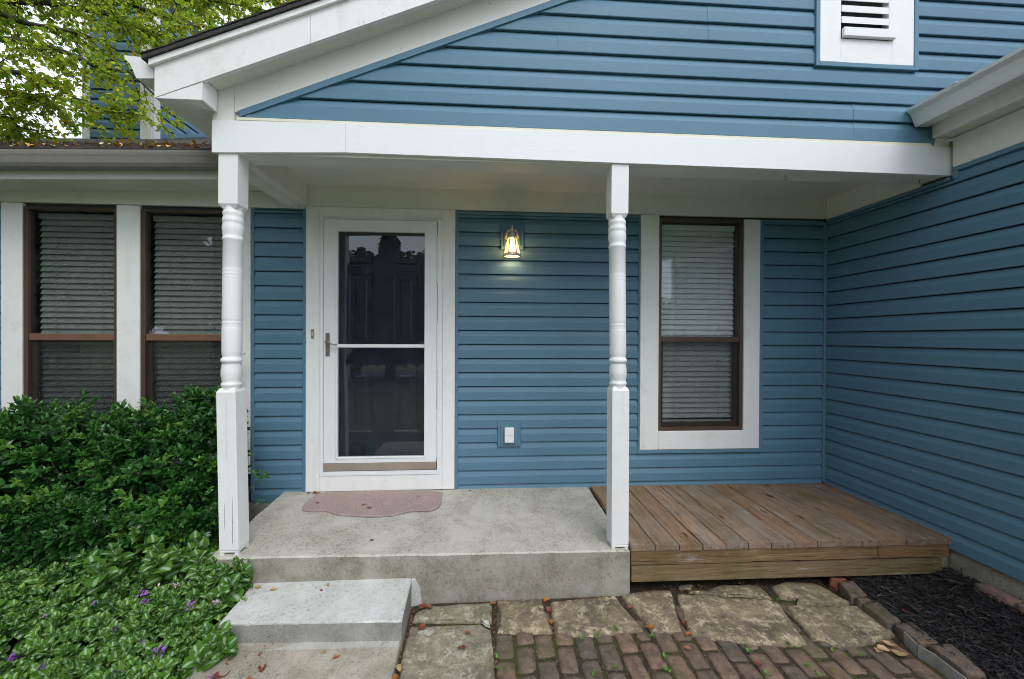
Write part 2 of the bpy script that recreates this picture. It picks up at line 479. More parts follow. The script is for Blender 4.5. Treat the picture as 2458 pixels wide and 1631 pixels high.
mBrickP = m_brick('paving_brick', (.24, .152, .108), (.135, .108, .084), .75)
mBrickE = m_brick('edging_brick', (.19, .135, .105), (.15, .115, .09), .4)
mBrickR = m_brick('red_edging_brick', (.36, .11, .06), (.30, .10, .06), .1)
mWood = m_wood('weathered_deck_wood', (.54, .345, .23), (.33, .30, .27), 'y')
mWoodX = m_wood('weathered_fascia_wood', (.48, .31, .19), (.24, .20, .135), 'x')
mSoil = m_simple('dark_soil', (.040, .030, .024), .95, .5, 30, bump=1.0)
mMat = None
mGalv = m_simple('galvanised_steel', (.45, .47, .47), .4, .15, 15, .6)
mBark = m_simple('tree_bark', (.045, .038, .032), .9, .3, 25, bump=.8)
mTwig = m_simple('shrub_twig', (.07, .045, .03), .9, .2, 25)
mTreeLeaf = m_leaf('tree_leaf', (.12, .26, .018), (.36, .48, .025), .45, .68, .4, (.75, .50, .02))
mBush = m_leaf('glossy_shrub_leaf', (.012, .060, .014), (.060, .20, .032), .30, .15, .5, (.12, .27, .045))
mLam = m_lamium()
mFar = m_leaf('far_tree_leaf', (.02, .045, .012), (.05, .09, .02), .6, .2, .3)
mFarD = m_leaf('far_conifer_needle', (.012, .028, .012), (.025, .045, .02), .6, .1, .3)
mLawn = m_simple('lawn_grass', (.07, .11, .03), .95, .35, 3, bump=.5)
mDrive = m_simple('driveway_concrete', (.42, .40, .36), .9, .12, 2)

# =================================================================== HOUSE
house = thing('house', (0, 0, -.1), 'blue vinyl-sided house with white trim, covered porch, white storm door and brown windows', 'house')
E0 = .1143
DEP = [(-.06, -.008), (0, -.008), (0, .0136), (.03, .0148), (.57, .0142), (.61, .0125), (.945, -.0010), (.962, -.008), (1.05, -.008)]
def siding(parent, plane, z0, e, segs, mat, name='siding_board', off=0.0):
    """plane: 'y',c (faces -Y) or 'x',c (faces -X) or 'X' (faces +X); segs: function t(0..1)->(a,b) span along the wall"""
    kind, c = plane
    vs = []
    for t, o in DEP:
        a, b = segs(t)
        z = z0+t*e; o += off
        if kind == 'y': vs += [(a, c-o, z), (b, c-o, z)]
        elif kind == 'x': vs += [(c-o, a, z), (c-o, b, z)]
        else: vs += [(c+o, a, z), (c+o, b, z)]
    n = len(DEP)
    fs = [(2*i, 2*i+1, 2*i+3, 2*i+2) for i in range(n-1)]
    if kind != 'y': fs = [q[::-1] for q in fs]
    if kind == 'X': fs = [q[::-1] for q in fs]
    mb = MB(); mb.add(vs, fs)
    # end flanges
    mb.f.append(tuple(2*i for i in range(n))); mb.sm.append(False); mb.mi.append(0)
    mb.f.append(tuple(2*i+1 for i in range(n-1, -1, -1))); mb.sm.append(False); mb.mi.append(0)
    return mb.build(name, mat, parent, recalc=False)
def span(a, b): return lambda t: (a, b)

# --- porch back wall: sheathing with openings for two left windows, the door and the right window
def wall_pieces(mb, x0, x1, z0, z1, holes, y0, y1):
    xs = sorted({x0, x1, *[h[0] for h in holes], *[h[1] for h in holes]})
    for a, b in zip(xs, xs[1:]):
        if b-a < 1e-6: continue
        zs = z0
        for h in sorted(holes, key=lambda q: q[2]):
            if h[0] <= a+1e-6 and h[1] >= b-1e-6:
                if h[2] > zs: mb.box(a, b, y0, y1, zs, h[2])
                zs = max(zs, h[3])
        if z1 > zs: mb.box(a, b, y0, y1, zs, z1)
WL = [(-3.505, -2.838, .42, 2.17), (-2.665, -2.005, .42, 2.17)]
WR = (1.44, 2.165, .43, 2.195)
DR = (-1.28, -.408, .0, 2.12)
mb = MB(); wall_pieces(mb, -6.5, 3.05, -.40, 2.40, WL+[WR, DR], .012, .13)
back = mb.build('porch_wall', mSheath, house)
for k in range(-1, 20):       # left strip between window trim and door casing
    z = k*E0
    if z+E0 > 2.215: e_ = 1.0
    if z > 2.20: break
    siding(back, ('y', 0), z, E0 if z+E0 < 2.2 else 2.2-z, span(-1.822, -1.452), mSid)
for k in range(-1, 20):
    z = k*E0
    if z > 2.20: break
    e_ = E0 if z+E0 < 2.2 else 2.2-z
    if z < .20:
        if z+E0 > .25: e_ = E0
        siding(back, ('y', 0), z, E0, span(-.232, 2.886), mSid)
        if k == 1: pass
    else:
        siding(back, ('y', 0), z, e_, span(-.232, 1.258), mSid)
        siding(back, ('y', 0), z, e_, span(2.346, 2.886), mSid)
# trim channels on the back wall
def bar(name, x0, x1, y0, y1, z0, z1, mat, parent, b=.003):
    return MB().cbox(x0, x1, y0, y1, z0, z1, b).build(name, mat, parent)
for a in ((-1.846, -1.822, -.022, .0, -.10, 2.224), (-1.452, -1.428, -.022, .0, -.10, 2.224), (-1.822, -1.452, -.022, .0, 2.198, 2.224),
          (-.256, -.232, -.022, 0, -.032, 2.218), (1.258, 1.273, -.022, 0, .247, 2.218), (-.232, 1.258, -.022, 0, 2.194, 2.218),
          (2.314, 2.346, -.022, 0, .247, 2.207), (1.256, 2.348, -.024, 0, .232, .262), (2.346, 2.886, -.022, 0, 2.185, 2.208)):
    bar('trim_channel', *a, mChan, back)
MB().cbox(2.884, 2.914, -.030, .0, -.03, 2.20, .004).build('corner_post', mChan, back)
# far left blue strip beyond the first window
for k in range(0, 20):
    siding(back, ('y', 0), k*E0, E0, span(-6.3, -3.66), mSid)
# boards
bar('frieze_board', -1.428, 2.90, -.020, .008, 2.226, 2.400, mCream, back)
bar('frieze_board', -6.3, -1.430, -.024, .008, 2.205, 2.330, mCream, back)
for x0, x1 in ((-3.655, -3.508), (-2.835, -2.668), (-2.002, -1.848)):
    bar('window_trim', x0, x1, -.022, .008, .25, 2.200, mWhite, back)
bar('window_trim', -3.655, -1.848, -.026, .008, .12, .40, mWhite, back)
# right window casing
bar('window_trim', 1.275, 1.432, -.024, .006, .2645, 2.222, mWhite, back)
bar('window_trim', 2.172, 2.312, -.024, .006, .2645, 2.205, mWhite, back)
bar('window_trim', 1.433, 2.171, -.0235, .006, .2645, .418, mWhite, back)
# door casing
bar('door_casing', -1.427, -1.321, -.024, .008, -.030, 2.225, mWhite, back)
bar('door_casing', -.357, -.258, -.024, .008, -.030, 2.225, mWhite, back)
bar('door_casing', -1.320, -.358, -.0245, .008, 2.148, 2.225, mWhite, back)
bar('threshold_board', -1.320, -.358, -.026, .008, -.030, .092, mWhite, back)
# foundation under the left strip
MB().box(-6.5, -1.45, -.010, .012, -.45, -.115).build('foundation', mSlabV, house)

# --- interior room behind the windows
mb = MB()
mb.box(-6.4, 3.0, 2.2, 2.25, -.2, 2.5); mb.box(-6.4, 3.0, .14, 2.2, -.25, -.2); mb.box(-6.4, 3.0, .14, 2.2, 2.42, 2.46)
mb.box(-6.45, -6.4, .14, 2.2, -.2, 2.42); mb.box(3.0, 3.05, .14, 2.2, -.2, 2.42); mb.box(-1.6, -1.5, .14, 2.2, -.2, 2.42)
mb.build('interior_room', mDark, house)

# --- windows
def window(x0, x1, z0, z1, zr0, zr1, fr, label):
    """frame face at y=-.006, upper pane fixed, lower sash behind an insect screen"""
    w = MB()
    yb, yf = .052, -.012
    w.cbox(x0, x0+fr, yf, yb, z0, z1, .002); w.cbox(x1-fr, x1, yf, yb, z0, z1, .002)
    w.cbox(x0+fr, x1-fr, yf, yb, z1-fr*.75, z1, .002); w.cbox(x0+fr, x1-fr, yf, yb, z0, z0+fr, .002)
    fo = w.build('window_frame', mBrown, house)
    tag(fo, label)
    MB().cbox(x0+fr, x1-fr, -.006, .035, zr0, zr1, .004).build('meeting_rail', mBrownL if x1 < 0 else mBrown, fo)
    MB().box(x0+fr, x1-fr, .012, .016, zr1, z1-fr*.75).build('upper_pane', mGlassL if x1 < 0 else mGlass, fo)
    s = MB(); a, b = x0+fr, x1-fr; lo = z0+fr; q = .028
    s.cbox(a, a+q, .020, .050, lo, zr0, .002); s.cbox(b-q, b, .020, .050, lo, zr0, .002); s.cbox(a+q, b-q, .020, .050, lo, lo+.035, .002)
    s.build('lower_sash', mBrown, fo)
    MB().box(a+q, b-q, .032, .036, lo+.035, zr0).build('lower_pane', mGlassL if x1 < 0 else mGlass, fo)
    MB().add([(a, .006, lo), (b, .006, lo), (b, .006, zr0), (a, .006, zr0)], [(0, 1, 2, 3)]).build('insect_screen', mScreen, fo)
    return fo
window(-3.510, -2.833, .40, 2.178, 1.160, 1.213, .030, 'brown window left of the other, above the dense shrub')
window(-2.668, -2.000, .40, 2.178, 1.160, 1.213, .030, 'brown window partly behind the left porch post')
window(1.430, 2.172, .420, 2.204, 1.165, 1.213, .030, 'tall brown window in the wide white surround over the deck')

def blind(x0, x1, z0, z1, y, label, tilt=66):
    t = thing('window_blind', ((x0+x1)/2, y, z0), label, 'window blind', 'white slatted blinds hanging inside the windows')
    MB().cbox(x0, x1, y-.022, y+.022, z1-.045, z1, .003).build('headrail', mBlind, t)
    pit = .0447; n = int((z1-.05-z0)/pit)
    me = None; a = math.radians(tilt)
    for i in range(n):
        z = z1-.07-i*pit
        if me is None:
            hw = .0245; pts = []
            for q in (-1, -.33, .33, 1):
                yy = q*hw*math.cos(a)+(1-q*q)*.002*math.sin(a); zz = q*hw*math.sin(a)+(1-q*q)*.002*math.cos(a)
                pts += [(x0, y+yy, z+zz), (x1, y+yy, z+zz)]
            for q in (1, -1):
                yy = q*hw*math.cos(a)+.0015; zz = q*hw*math.sin(a)-.0012
                pts += [(x0, y+yy, z+zz), (x1, y+yy, z+zz)]
            mb = MB(); mb.add(pts, [(0, 1, 3, 2), (2, 3, 5, 4), (4, 5, 7, 6), (6, 7, 9, 8), (8, 9, 11, 10), (10, 11, 1, 0)])
            o = mb.build('slat', mBlind, t); me = o.data; base = o.location.copy(); z_first = z
        else:
            o = bpy.data.objects.new('slat', me); COL.objects.link(o); o.parent = t
            o.location = base+Vector((0, 0, z-z_first)); o.rotation_euler = (rnd.uniform(-.012, .012), rnd.uniform(-.0007, .0007), 0)
    mb = MB()
    w = x1-x0
    for q in (.22, .78): mb.box(x0+w*q-.0012, x0+w*q+.0012, y-.026, y-.024, z0+.01, z1-.04)
    mb.box(x0+w*.36-.001, x0+w*.36+.001, y-.028, y-.027, z0+.35, z1-.04)
    mb.build('cord', mCord, t)
    MB().cbox(x0, x1, y-.018, y+.018, z0, z0+.018, .003).build('bottom_rail', mBlind, t)
blind(-3.477, -2.866, .46, 2.150, .080, 'white slatted blind inside the left window farthest from the porch post')
blind(-2.635, -2.033, .46, 2.150, .080, 'white slatted blind inside the brown window partly hidden by the left porch post')
blind(1.462, 2.140, .475, 2.170, .080, 'white slatted blind inside the tall window above the deck')

# --- storm door and the inner door
sd_ = MB()
X0, X1, Z0, Z1 = -1.286, -.402, .130, 2.128
gx0, gx1, gz0, gz1 = -1.178, -.499, .243, 2.033
yF, yB = -.034, .0
sd_.cbox(X0, gx0, yF, yB, Z0+.065, Z1, .003); sd_.cbox(gx1, X1, yF, yB, Z0+.065, Z1, .003)
sd_.cbox(gx0, gx1, yF, yB, gz1, Z1, .003); sd_.cbox(gx0, gx1, yF, yB, Z0+.065, gz0, .003)
door = sd_.build('storm_door', mDoorW, house)
tag(door, 'white storm door with full dark glass and a crossbar')
w_ = .012
tr = MB()      # raised inner bead round the glass
tr.cbox(gx0-w_, gx0, yF-.006, yF, gz0-w_, gz1+w_, .002); tr.cbox(gx1, gx1+w_, yF-.006, yF, gz0-w_, gz1+w_, .002)
tr.cbox(gx0, gx1, yF-.006, yF, gz1, gz1+w_, .002); tr.cbox(gx0, gx1, yF-.006, yF, gz0-w_, gz0, .002)
tr.build('glazing_bead', mDoorW, door)
MB().cbox(gx0, gx1, yF-.004, yF+.012, 1.112, 1.139, .003).build('crossbar', mDoorW, door)
MB().box(gx0, gx1, -.018, -.014, gz0, 1.112).build('lower_pane', mGlassD, door)
MB().box(gx0, gx1, -.018, -.014, 1.139, gz1).build('upper_pane', mGlassD, door)
MB().cbox(X0, X1, yF-.003, yF+.02, .135, .193, .003).build('door_sweep', mTaupe, door)
jb = MB()
jb.cbox(-1.320, -1.290, -.030, .0, .094, 2.146, .003); jb.cbox(-.398, -.358, -.030, .0, .094, 2.146, .003)
jb.cbox(-1.290, -.398, -.030, .0, 2.131, 2.146, .003); jb.cbox(-1.290, -.398, -.032, .03, .094, .130, .003)
jb.build('door_frame', mDoorW, house)
for zc in (.42, 1.12, 1.82):
    MB().cbox(-.4015, -.391, -.042, -.031, zc-.19, zc+.19, .002).build('hinge', mDoorW, door)
h = MB(); h.cbox(-1.268, -1.236, -.044, -.034, 1.045, 1.228, .004)
h.tube([(-1.252, -.044, 1.158), (-1.252, -.078, 1.158), (-1.240, -.086, 1.158), (-1.215, -.088, 1.148), (-1.190, -.086, 1.137), (-1.166, -.080, 1.134)], [.009, .009, .009, .0075, .0065, .006], 10)
h.lathe([(1.075, .004), (1.086, .006), (1.097, .004)], -1.252, -.046, 10)
h.build('door_handle', mHandle, door)
# inner six-panel door
di = MB(); di.box(-1.27, -.418, .085, .125, .12, 2.11)
def rpanel(mb, x0, x1, z0, z1, y):
    a, b = .018, .04
    P = lambda i, d: [(x0+i, y-d, z0+i), (x1-i, y-d, z0+i), (x1-i, y-d, z1-i), (x0+i, y-d, z1-i)]
    vs = P(0, .0)+P(0, .004)+P(a, -.0055)+P(b, -.0055)+P(b+.02, .003)
    fs = []
    for l in range(4):
        for k in range(4): fs.append((l*4+k, l*4+(k+1) % 4, (l+1)*4+(k+1) % 4, (l+1)*4+k))
    fs.append((16, 17, 18, 19)); mb.add(vs, fs)
dd = MB()
st = MB()
for px0, px1 in ((-1.130, -.936), (-.768, -.571)):
    for z0_, z1_ in ((.415, .930), (1.13, 1.72), (1.80, 2.02)):
        rpanel(dd, px0, px1, z0_, z1_, .083)
idoor = di.build('front_door', mDoorI, house)
tag(idoor, 'dark slate blue panelled door behind the storm door glass')
dd.build('door_panel', mDoorI, idoor)

# --- right side wall
XR = 2.912
WE = -2.75
mb = MB(); mb.box(XR+.014, XR+.16, WE, .02, -.115, 2.45); mb.box(XR+.16, 9.0, WE, WE+.12, -.115, 2.45)
side = mb.build('side_wall', mSheath, house)
for k in range(-1, 20):
    z = k*E0
    if z > 2.23: break
    e_ = E0
    if z+E0 > 2.19:
        # top course: full width to the back under the porch ceiling, taller in front of the beam
        siding(side, ('x', XR), z, 2.195-z, span(-.95, -.005), mSidR)
        siding(side, ('x', XR), z, 2.247-z, span(WE+.03, -.95), mSidR)
    else:
        siding(side, ('x', XR), z, E0, span(WE+.03, -.005), mSidR)
for a in ((XR-.022, XR+.01, -.93, -.03, 2.192, 2.216), (XR-.022, XR+.01, -.975, -.948, 2.192, 2.240), (XR-.020, XR+.01, WE+.03, -.948, 2.240, 2.268)):
    bar('trim_channel', *a, mChan, side)
bar('corner_board', XR-.024, XR+.08, WE-.03, WE+.06, -.11, 2.45, mWhite, side)
bar('frieze_board', XR-.018, XR+.012, WE+.0605, -.945, 2.269, 2.452, mCream, side)
bar('frieze_board', XR-.014, XR+.012, -.76, -.02, 2.217, 2.395, mCream, side)
MB().box(XR+.012, 9.0, WE+.01, .0, -.6, -.116).build('foundation', mSlabV, side)

# --- porch ceiling and beam
MB().cbox(-1.42, XR, -.75, -.001, 2.394, 2.415, .001).build('porch_ceiling', mCeil, house)
def quadbox(name, pts, mat, parent):     # pts: 8 points
    return MB().hexa(pts).build(name, mat, parent)
bx = [(-1.533, 2.222, 2.402), (-.806, 2.246, 2.409), (-.8045, 2.246, 2.409), (2.93, 2.226, 2.405)]
beam = MB()
for (xa, za, zb), (xb, zc, zd) in ((bx[0], bx[1]), (bx[2], bx[3])):
    beam.hexa([(xa, -.930, za), (xb, -.930, zc), (xb, -.905, zc), (xa, -.905, za), (xa, -.930, zb), (xb, -.930, zd), (xb, -.905, zd), (xa, -.905, zb)])
bo = beam.build('porch_beam', mWhiteB, house)
MB().hexa([(-1.533, -.9045, 2.228), (2.93, -.9045, 2.236), (2.93, -.760, 2.236), (-1.533, -.760, 2.228), (-1.533, -.9045, 2.45), (2.93, -.9045, 2.45), (2.93, -.760, 2.45), (-1.533, -.760, 2.45)]).build('beam_core', mCream, bo)
MB().cbox(-1.56, 2.90, -.7595, -.742, 2.256, 2.43, .002).build('beam_inner_board', mCream, bo)
MB().cbox(-1.540, -1.415, -.742, -.03, 2.232, 2.415, .002).build('side_beam', mCream, house)
MB().cbox(-1.545, -1.480, -.742, -.045, 2.196, 2.231, .003).build('side_beam_cleat', mCream, house)
MB().cbox(2.803, 2.94, -.925, -.80, 2.409, 2.462, .002).build('beam_end_block', mCream, bo)
# cream flashing strip on top of the beam
MB().hexa([(-1.40, -.926, 2.411), (2.776, -.926, 2.407), (2.776, -.905, 2.407), (-1.40, -.905, 2.411), (-1.40, -.926, 2.425), (2.776, -.926, 2.424), (2.776, -.905, 2.43), (-1.40, -.905, 2.43)]).build('flashing_strip', mFlash, bo)

# --- gable
YG = -.902
mb = MB(); mb.prism([(-1.53, 2.43), (4.8, 2.43), (4.8, 5.10), (-1.53, 2.52)], 'y', YG+.012, YG+.10)
gable = mb.build('gable_wall', mSheath, house)
EG = .1116
def gx(z): return (z-2.995)/.405
z = 2.445
seams = {0: 2.27, 1: 2.265, 3: .42, 4: .41, 5: 1.33, 6: 1.325}
k = 0
while z < 4.85:
    z1_ = z+EG
    sg = []
    if z1_ > 2.90:
        sg = [(None, 2.010), (2.684, 4.8)]
    elif z > 2.52: sg = [(None, 4.8)]
    else: sg = [(None, 2.778)]
    if z > 3.60: sg = [(None, 4.8)]
    for a, b in sg:
        if a is None and k in seams and seams[k] < b:
            s_ = seams[k]
            siding(gable, ('y', YG), z, EG, (lambda t, z=z, s_=s_: (gx(z+t*EG)+.01, s_+.0)), mSid)
            siding(gable, ('y', YG), z, EG, span(s_, b), mSid, off=.0016)
        elif a is None:
            siding(gable, ('y', YG), z, EG, (lambda t, z=z, b=b: (gx(z+t*EG)+.01, b)), mSid)
        else: siding(gable, ('y', YG), z, EG, span(a, b), mSid)
    z += EG; k += 1
SL = .407
def slopebar(name, x0, x1, y0, y1, zb, zt, mat, parent, plumb=True):
    """board following the rake: z = zb + SL*x .. zt + SL*x"""
    p = [(x0, y0, zb+SL*x0), (x1, y0, zb+SL*x1), (x1, y1, zb+SL*x1), (x0, y1, zb+SL*x0),
         (x0, y0, zt+SL*x0), (x1, y0, zt+SL*x1), (x1, y1, zt+SL*x1), (x0, y1, zt+SL*x0)]
    return MB().hexa(p).build(name, mat, parent)
slopebar('rake_channel', -1.392, 4.8, YG-.024, YG+.005, 2.992, 3.029, mChan, gable)
bar('trim_channel', -1.36, 2.776, YG-.020, YG+.004, 2.428, 2.446, mChan, gable, .002)
bar('trim_channel', 2.774, 2.800, YG-.022, YG+.004, 2.428, 2.548, mChan, gable, .002)
fr = MB()
fr.prism([(-1.415, 3.030-SL*1.415), (4.8, 3.030+SL*4.8), (4.8, 3.23+SL*4.8), (-1.415, 3.23-SL*1.415)], 'y', YG-.020, YG+.010)
fr.build('rake_frieze_board', mCream, gable)
MB().prism([(-1.532, 2.406), (-1.417, 2.406), (-1.417, 2.66), (-1.532, 2.62)], 'y', YG-.0225, YG+.010).build('frieze_end_block', mCream, gable)
# rake soffit, fascia, shadow board, roof
YO = -1.045
p = [(-1.50, YO+.02), (4.8, YO+.02), (4.8, YG), (-1.50, YG)]
MB().hexa([(x, y, 3.176+SL*x) for x, y in p]+[(x, y, 3.19+SL*x) for x, y in p]).build('rake_soffit', mCream, house)
for xa_, xb_ in ((-1.744, -.951), (-.9495, 4.8)):
    MB().hexa([(xa_, YO, 3.158+SL*xa_), (xb_, YO, 3.158+SL*xb_), (xb_, YO+.022, 3.158+SL*xb_), (xa_, YO+.022, 3.158+SL*xa_),
               (xa_, YO, 3.320+SL*xa_), (xb_, YO, 3.320+SL*xb_), (xb_, YO+.022, 3.320+SL*xb_), (xa_, YO+.022, 3.320+SL*xa_)]).build('rake_fascia', mWhite, house)
slopebar('shadow_board', -1.760, 4.8, YO-.018, YO+.02, 3.321, 3.352, mWhite, house)
# boxed eave return
er = MB()
er.prism([(-1.744, 2.447), (-1.506, 2.447), (-1.506, 2.540), (-1.735, 2.452)], 'y', YO+.003, YO+.02)
er.box(-1.5215, -1.505, YO+.021, YG-.03, 2.447, 2.566)
er.box(-1.744, -1.534, YO+.0205, 1.2, 2.448, 2.458)
er.build('eave_return', mWhite, house)
MB().box(-1.746, -1.730, YO+.0225, 1.2, 2.447, 2.61).build('eave_fascia', mWhite, house)
MB().box(-1.5335, -1.5100, -.7595, .0, 2.42, 2.56).build('porch_side_board', mCream, house)
# roof deck with shingle edge
def roofslab(name, x0, x1, y0, y1, zo, th, mat, parent, sl=SL):
    return MB().hexa([(x0, y0, zo+sl*x0), (x1, y0, zo+sl*x1), (x1, y1, zo+sl*x1), (x0, y1, zo+sl*x0),
                      (x0, y0, zo+th+sl*x0), (x1, y0, zo+th+sl*x1), (x1, y1, zo+th+sl*x1), (x0, y1, zo+th+sl*x0)]).build(name, mat, parent)
proof = roofslab('porch_roof', -1.785, 4.8, YO-.030, 2.5, 3.3535, .020, mShingle, house)
for i in range(46):       # shingle courses showing along the rake
    xa = -1.79+i*.14
    MB().hexa([(xa, YO-.034, 3.374+SL*xa+.006), (xa+.17, YO-.034, 3.374+SL*(xa+.17)), (xa+.17, .6, 3.374+SL*(xa+.17)), (xa, .6, 3.374+SL*xa+.006),
               (xa, YO-.034, 3.374+SL*xa+.013), (xa+.17, YO-.034, 3.374+SL*(xa+.17)+.003), (xa+.17, .6, 3.374+SL*(xa+.17)+.003), (xa, .6, 3.374+SL*xa+.013)]).build('shingle', mShingle, proof)

# gutters: K-style profile (outward o, height z) extruded
GP = [(0, .105), (0, 0), (.085, -.004), (.092, .010), (.105, .045), (.118, .072), (.142, .094), (.146, .112), (.138, .114), (.134, .100), (.106, .076), (.095, .048), (.082, .012), (.004, .006), (.004, .105)]
def gutter(name, prof, pts, parent, mat, endcap=True):
    """pts: two (origin, outward dir) stations along the run"""
    (pa, da), (pb, db) = pts
    n = len(prof); vs = []
    for P0, D0 in ((Vector(pa), Vector(da)), (Vector(pb), Vector(db))):
        vs += [P0+D0*o+Vector((0, 0, zz)) for o, zz in prof]
    fs = [(i, (i+1) % n, (i+1) % n+n, i+n) for i in range(n)]
    mb = MB(); mb.add(vs, fs)
    m_ = 9
    mb.add([Vector(pa)+Vector(da)*o+Vector((0, 0, zz)) for o, zz in prof[:m_]], [tuple(range(m_))])
    mb.add([Vector(pb)+Vector(db)*o+Vector((0, 0, zz)) for o, zz in prof[:m_]], [tuple(range(m_))])
    return mb.build(name, mat, parent)
g1 = gutter('gutter', GP, [((-1.765, YO+.02, 2.560), (-1, 0, 0)), ((-1.765, 1.1, 2.560), (-1, 0, 0))], house, mGutter)
tag(g1, 'short white gutter end under the left porch eave')
g2 = gutter('gutter', [(o, z*.93) for o, z in GP], [((2.752, -.925, 2.527), (-1, 0, 0)), ((2.752, -3.05, 2.525), (-1, 0, 0))], house, mGutter)
tag(g2, 'white gutter running toward the viewer over the right wall')
for yy in (-1.18, -1.75, -2.3):
    MB().box(2.600, 2.760, yy-.012, yy+.012, 2.6295, 2.634).build('gutter_strap', mGutter, g2)
# right eave: fascia, soffit, roof
MB().cbox(2.754, 2.776, -3.0, YG-.026, 2.540, 2.60, .002).build('eave_fascia', mWhite, house)
MB().cbox(2.7765, 2.800, -3.0, YG-.026, 2.455, 2.60, .002).build('eave_fascia', mWhite, house)
MB().box(2.800, 2.93, -3.0, YG-.026, 2.462, 2.475).build('eave_soffit', mCream, house)
MB().hexa([(2.70, -3.05, 2.61), (5.5, -3.05, 3.70), (5.5, YG-.03, 3.70), (2.70, YG-.03, 2.61), (2.70, -3.05, 2.635), (5.5, -3.05, 3.725), (5.5, YG-.03, 3.725), (2.70, YG-.03, 2.635)]).build('wing_roof', mShingle, house)

# louvred vent in the gable
vent = MB()
vy = YG-.024
vent.cbox(2.036, 2.172, vy, YG+.004, 2.904, 3.60, .002); vent.cbox(2.507, 2.653, vy, YG+.004, 2.904, 3.60, .002)
vent.cbox(2.172, 2.507, vy+.0005, YG+.004, 2.904, 3.050, .001); vent.cbox(2.172, 2.507, vy+.0005, YG+.004, 3.500, 3.60, .001)
vo = vent.build('gable_vent', mWhiteB, house); tag(vo, 'white slatted gable vent near the top right')
MB().cbox(2.174, 2.515, vy-.022, vy, 3.052, 3.108, .003).build('vent_ledge', mWhiteB, vo)
MB().cbox(2.480, 2.5065, vy-.006, YG+.06, 3.108, 3.60, .002).build('vent_stile', mWhiteB, vo)
MB().cbox(2.160, 2.1735, vy+.002, YG+.06, 3.108, 3.60, .002).build('vent_stile', mWhiteB, vo)
MB().box(2.174, 2.480, YG+.062, YG+.066, 3.05, 3.6).build('vent_back', mSheath, vo)
for i in range(6):
    zb = 3.143+i*.069
    MB().hexa([(2.174, vy-.004, zb), (2.480, vy-.004, zb), (2.480, vy+.060, zb+.050), (2.174, vy+.060, zb+.050),
               (2.174, vy-.004, zb+.040), (2.480, vy-.004, zb+.040), (2.480, vy+.060, zb+.060), (2.174, vy+.060, zb+.060)]).build('slat', mWhiteB, vo)
for a in ((2.008, 2.035, YG-.028, YG, 2.874, 3.6), (2.654, 2.684, YG-.028, YG, 2.874, 3.6), (2.035, 2.654, YG-.0275, YG, 2.874, 2.903), (2.035, 2.654, YG-.0275, YG, 3.601, 3.63)):
    bar('trim_channel', *a, mChan, vo)

# --- porch posts
PROF = [(.893, .0470), (.898, .0475), (.908, .0465), (.915, .0505), (.921, .0525), (.928, .0505), (.933, .0455), (.945, .0470), (.965, .0510), (.986, .0525), (1.013, .0512), (1.035, .0480), (1.047, .0470),
        (1.050, .0525), (1.060, .0540), (1.070, .0525), (1.073, .0475), (1.083, .0455), (1.095, .0485), (1.110, .0500), (1.240, .0500), (1.249, .0490), (1.2505, .0480), (1.257, .0510), (1.264, .0480), (1.266, .0480), (1.274, .0512), (1.282, .0480), (1.285, .0475), (1.291, .0495),
        (1.300, .0500), (1.520, .0495), (1.525, .0495), (1.529, .0480), (1.535, .0510), (1.541, .0480), (1.544, .0480), (1.553, .0510), (1.563, .0480), (1.566, .0480), (1.577, .0510), (1.587, .0475), (1.592, .0490), (1.741, .0490), (1.744, .0510), (1.752, .0530), (1.761, .0510), (1.765, .0485),
        (1.780, .0500), (1.800, .0535), (1.822, .0540), (1.838, .0510), (1.843, .0505), (1.850, .0535), (1.861, .0540), (1.870, .0510), (1.877, .0500), (1.884, .0490), (1.896, .0530), (1.905, .0520), (1.918, .0450), (1.935, .0480)]
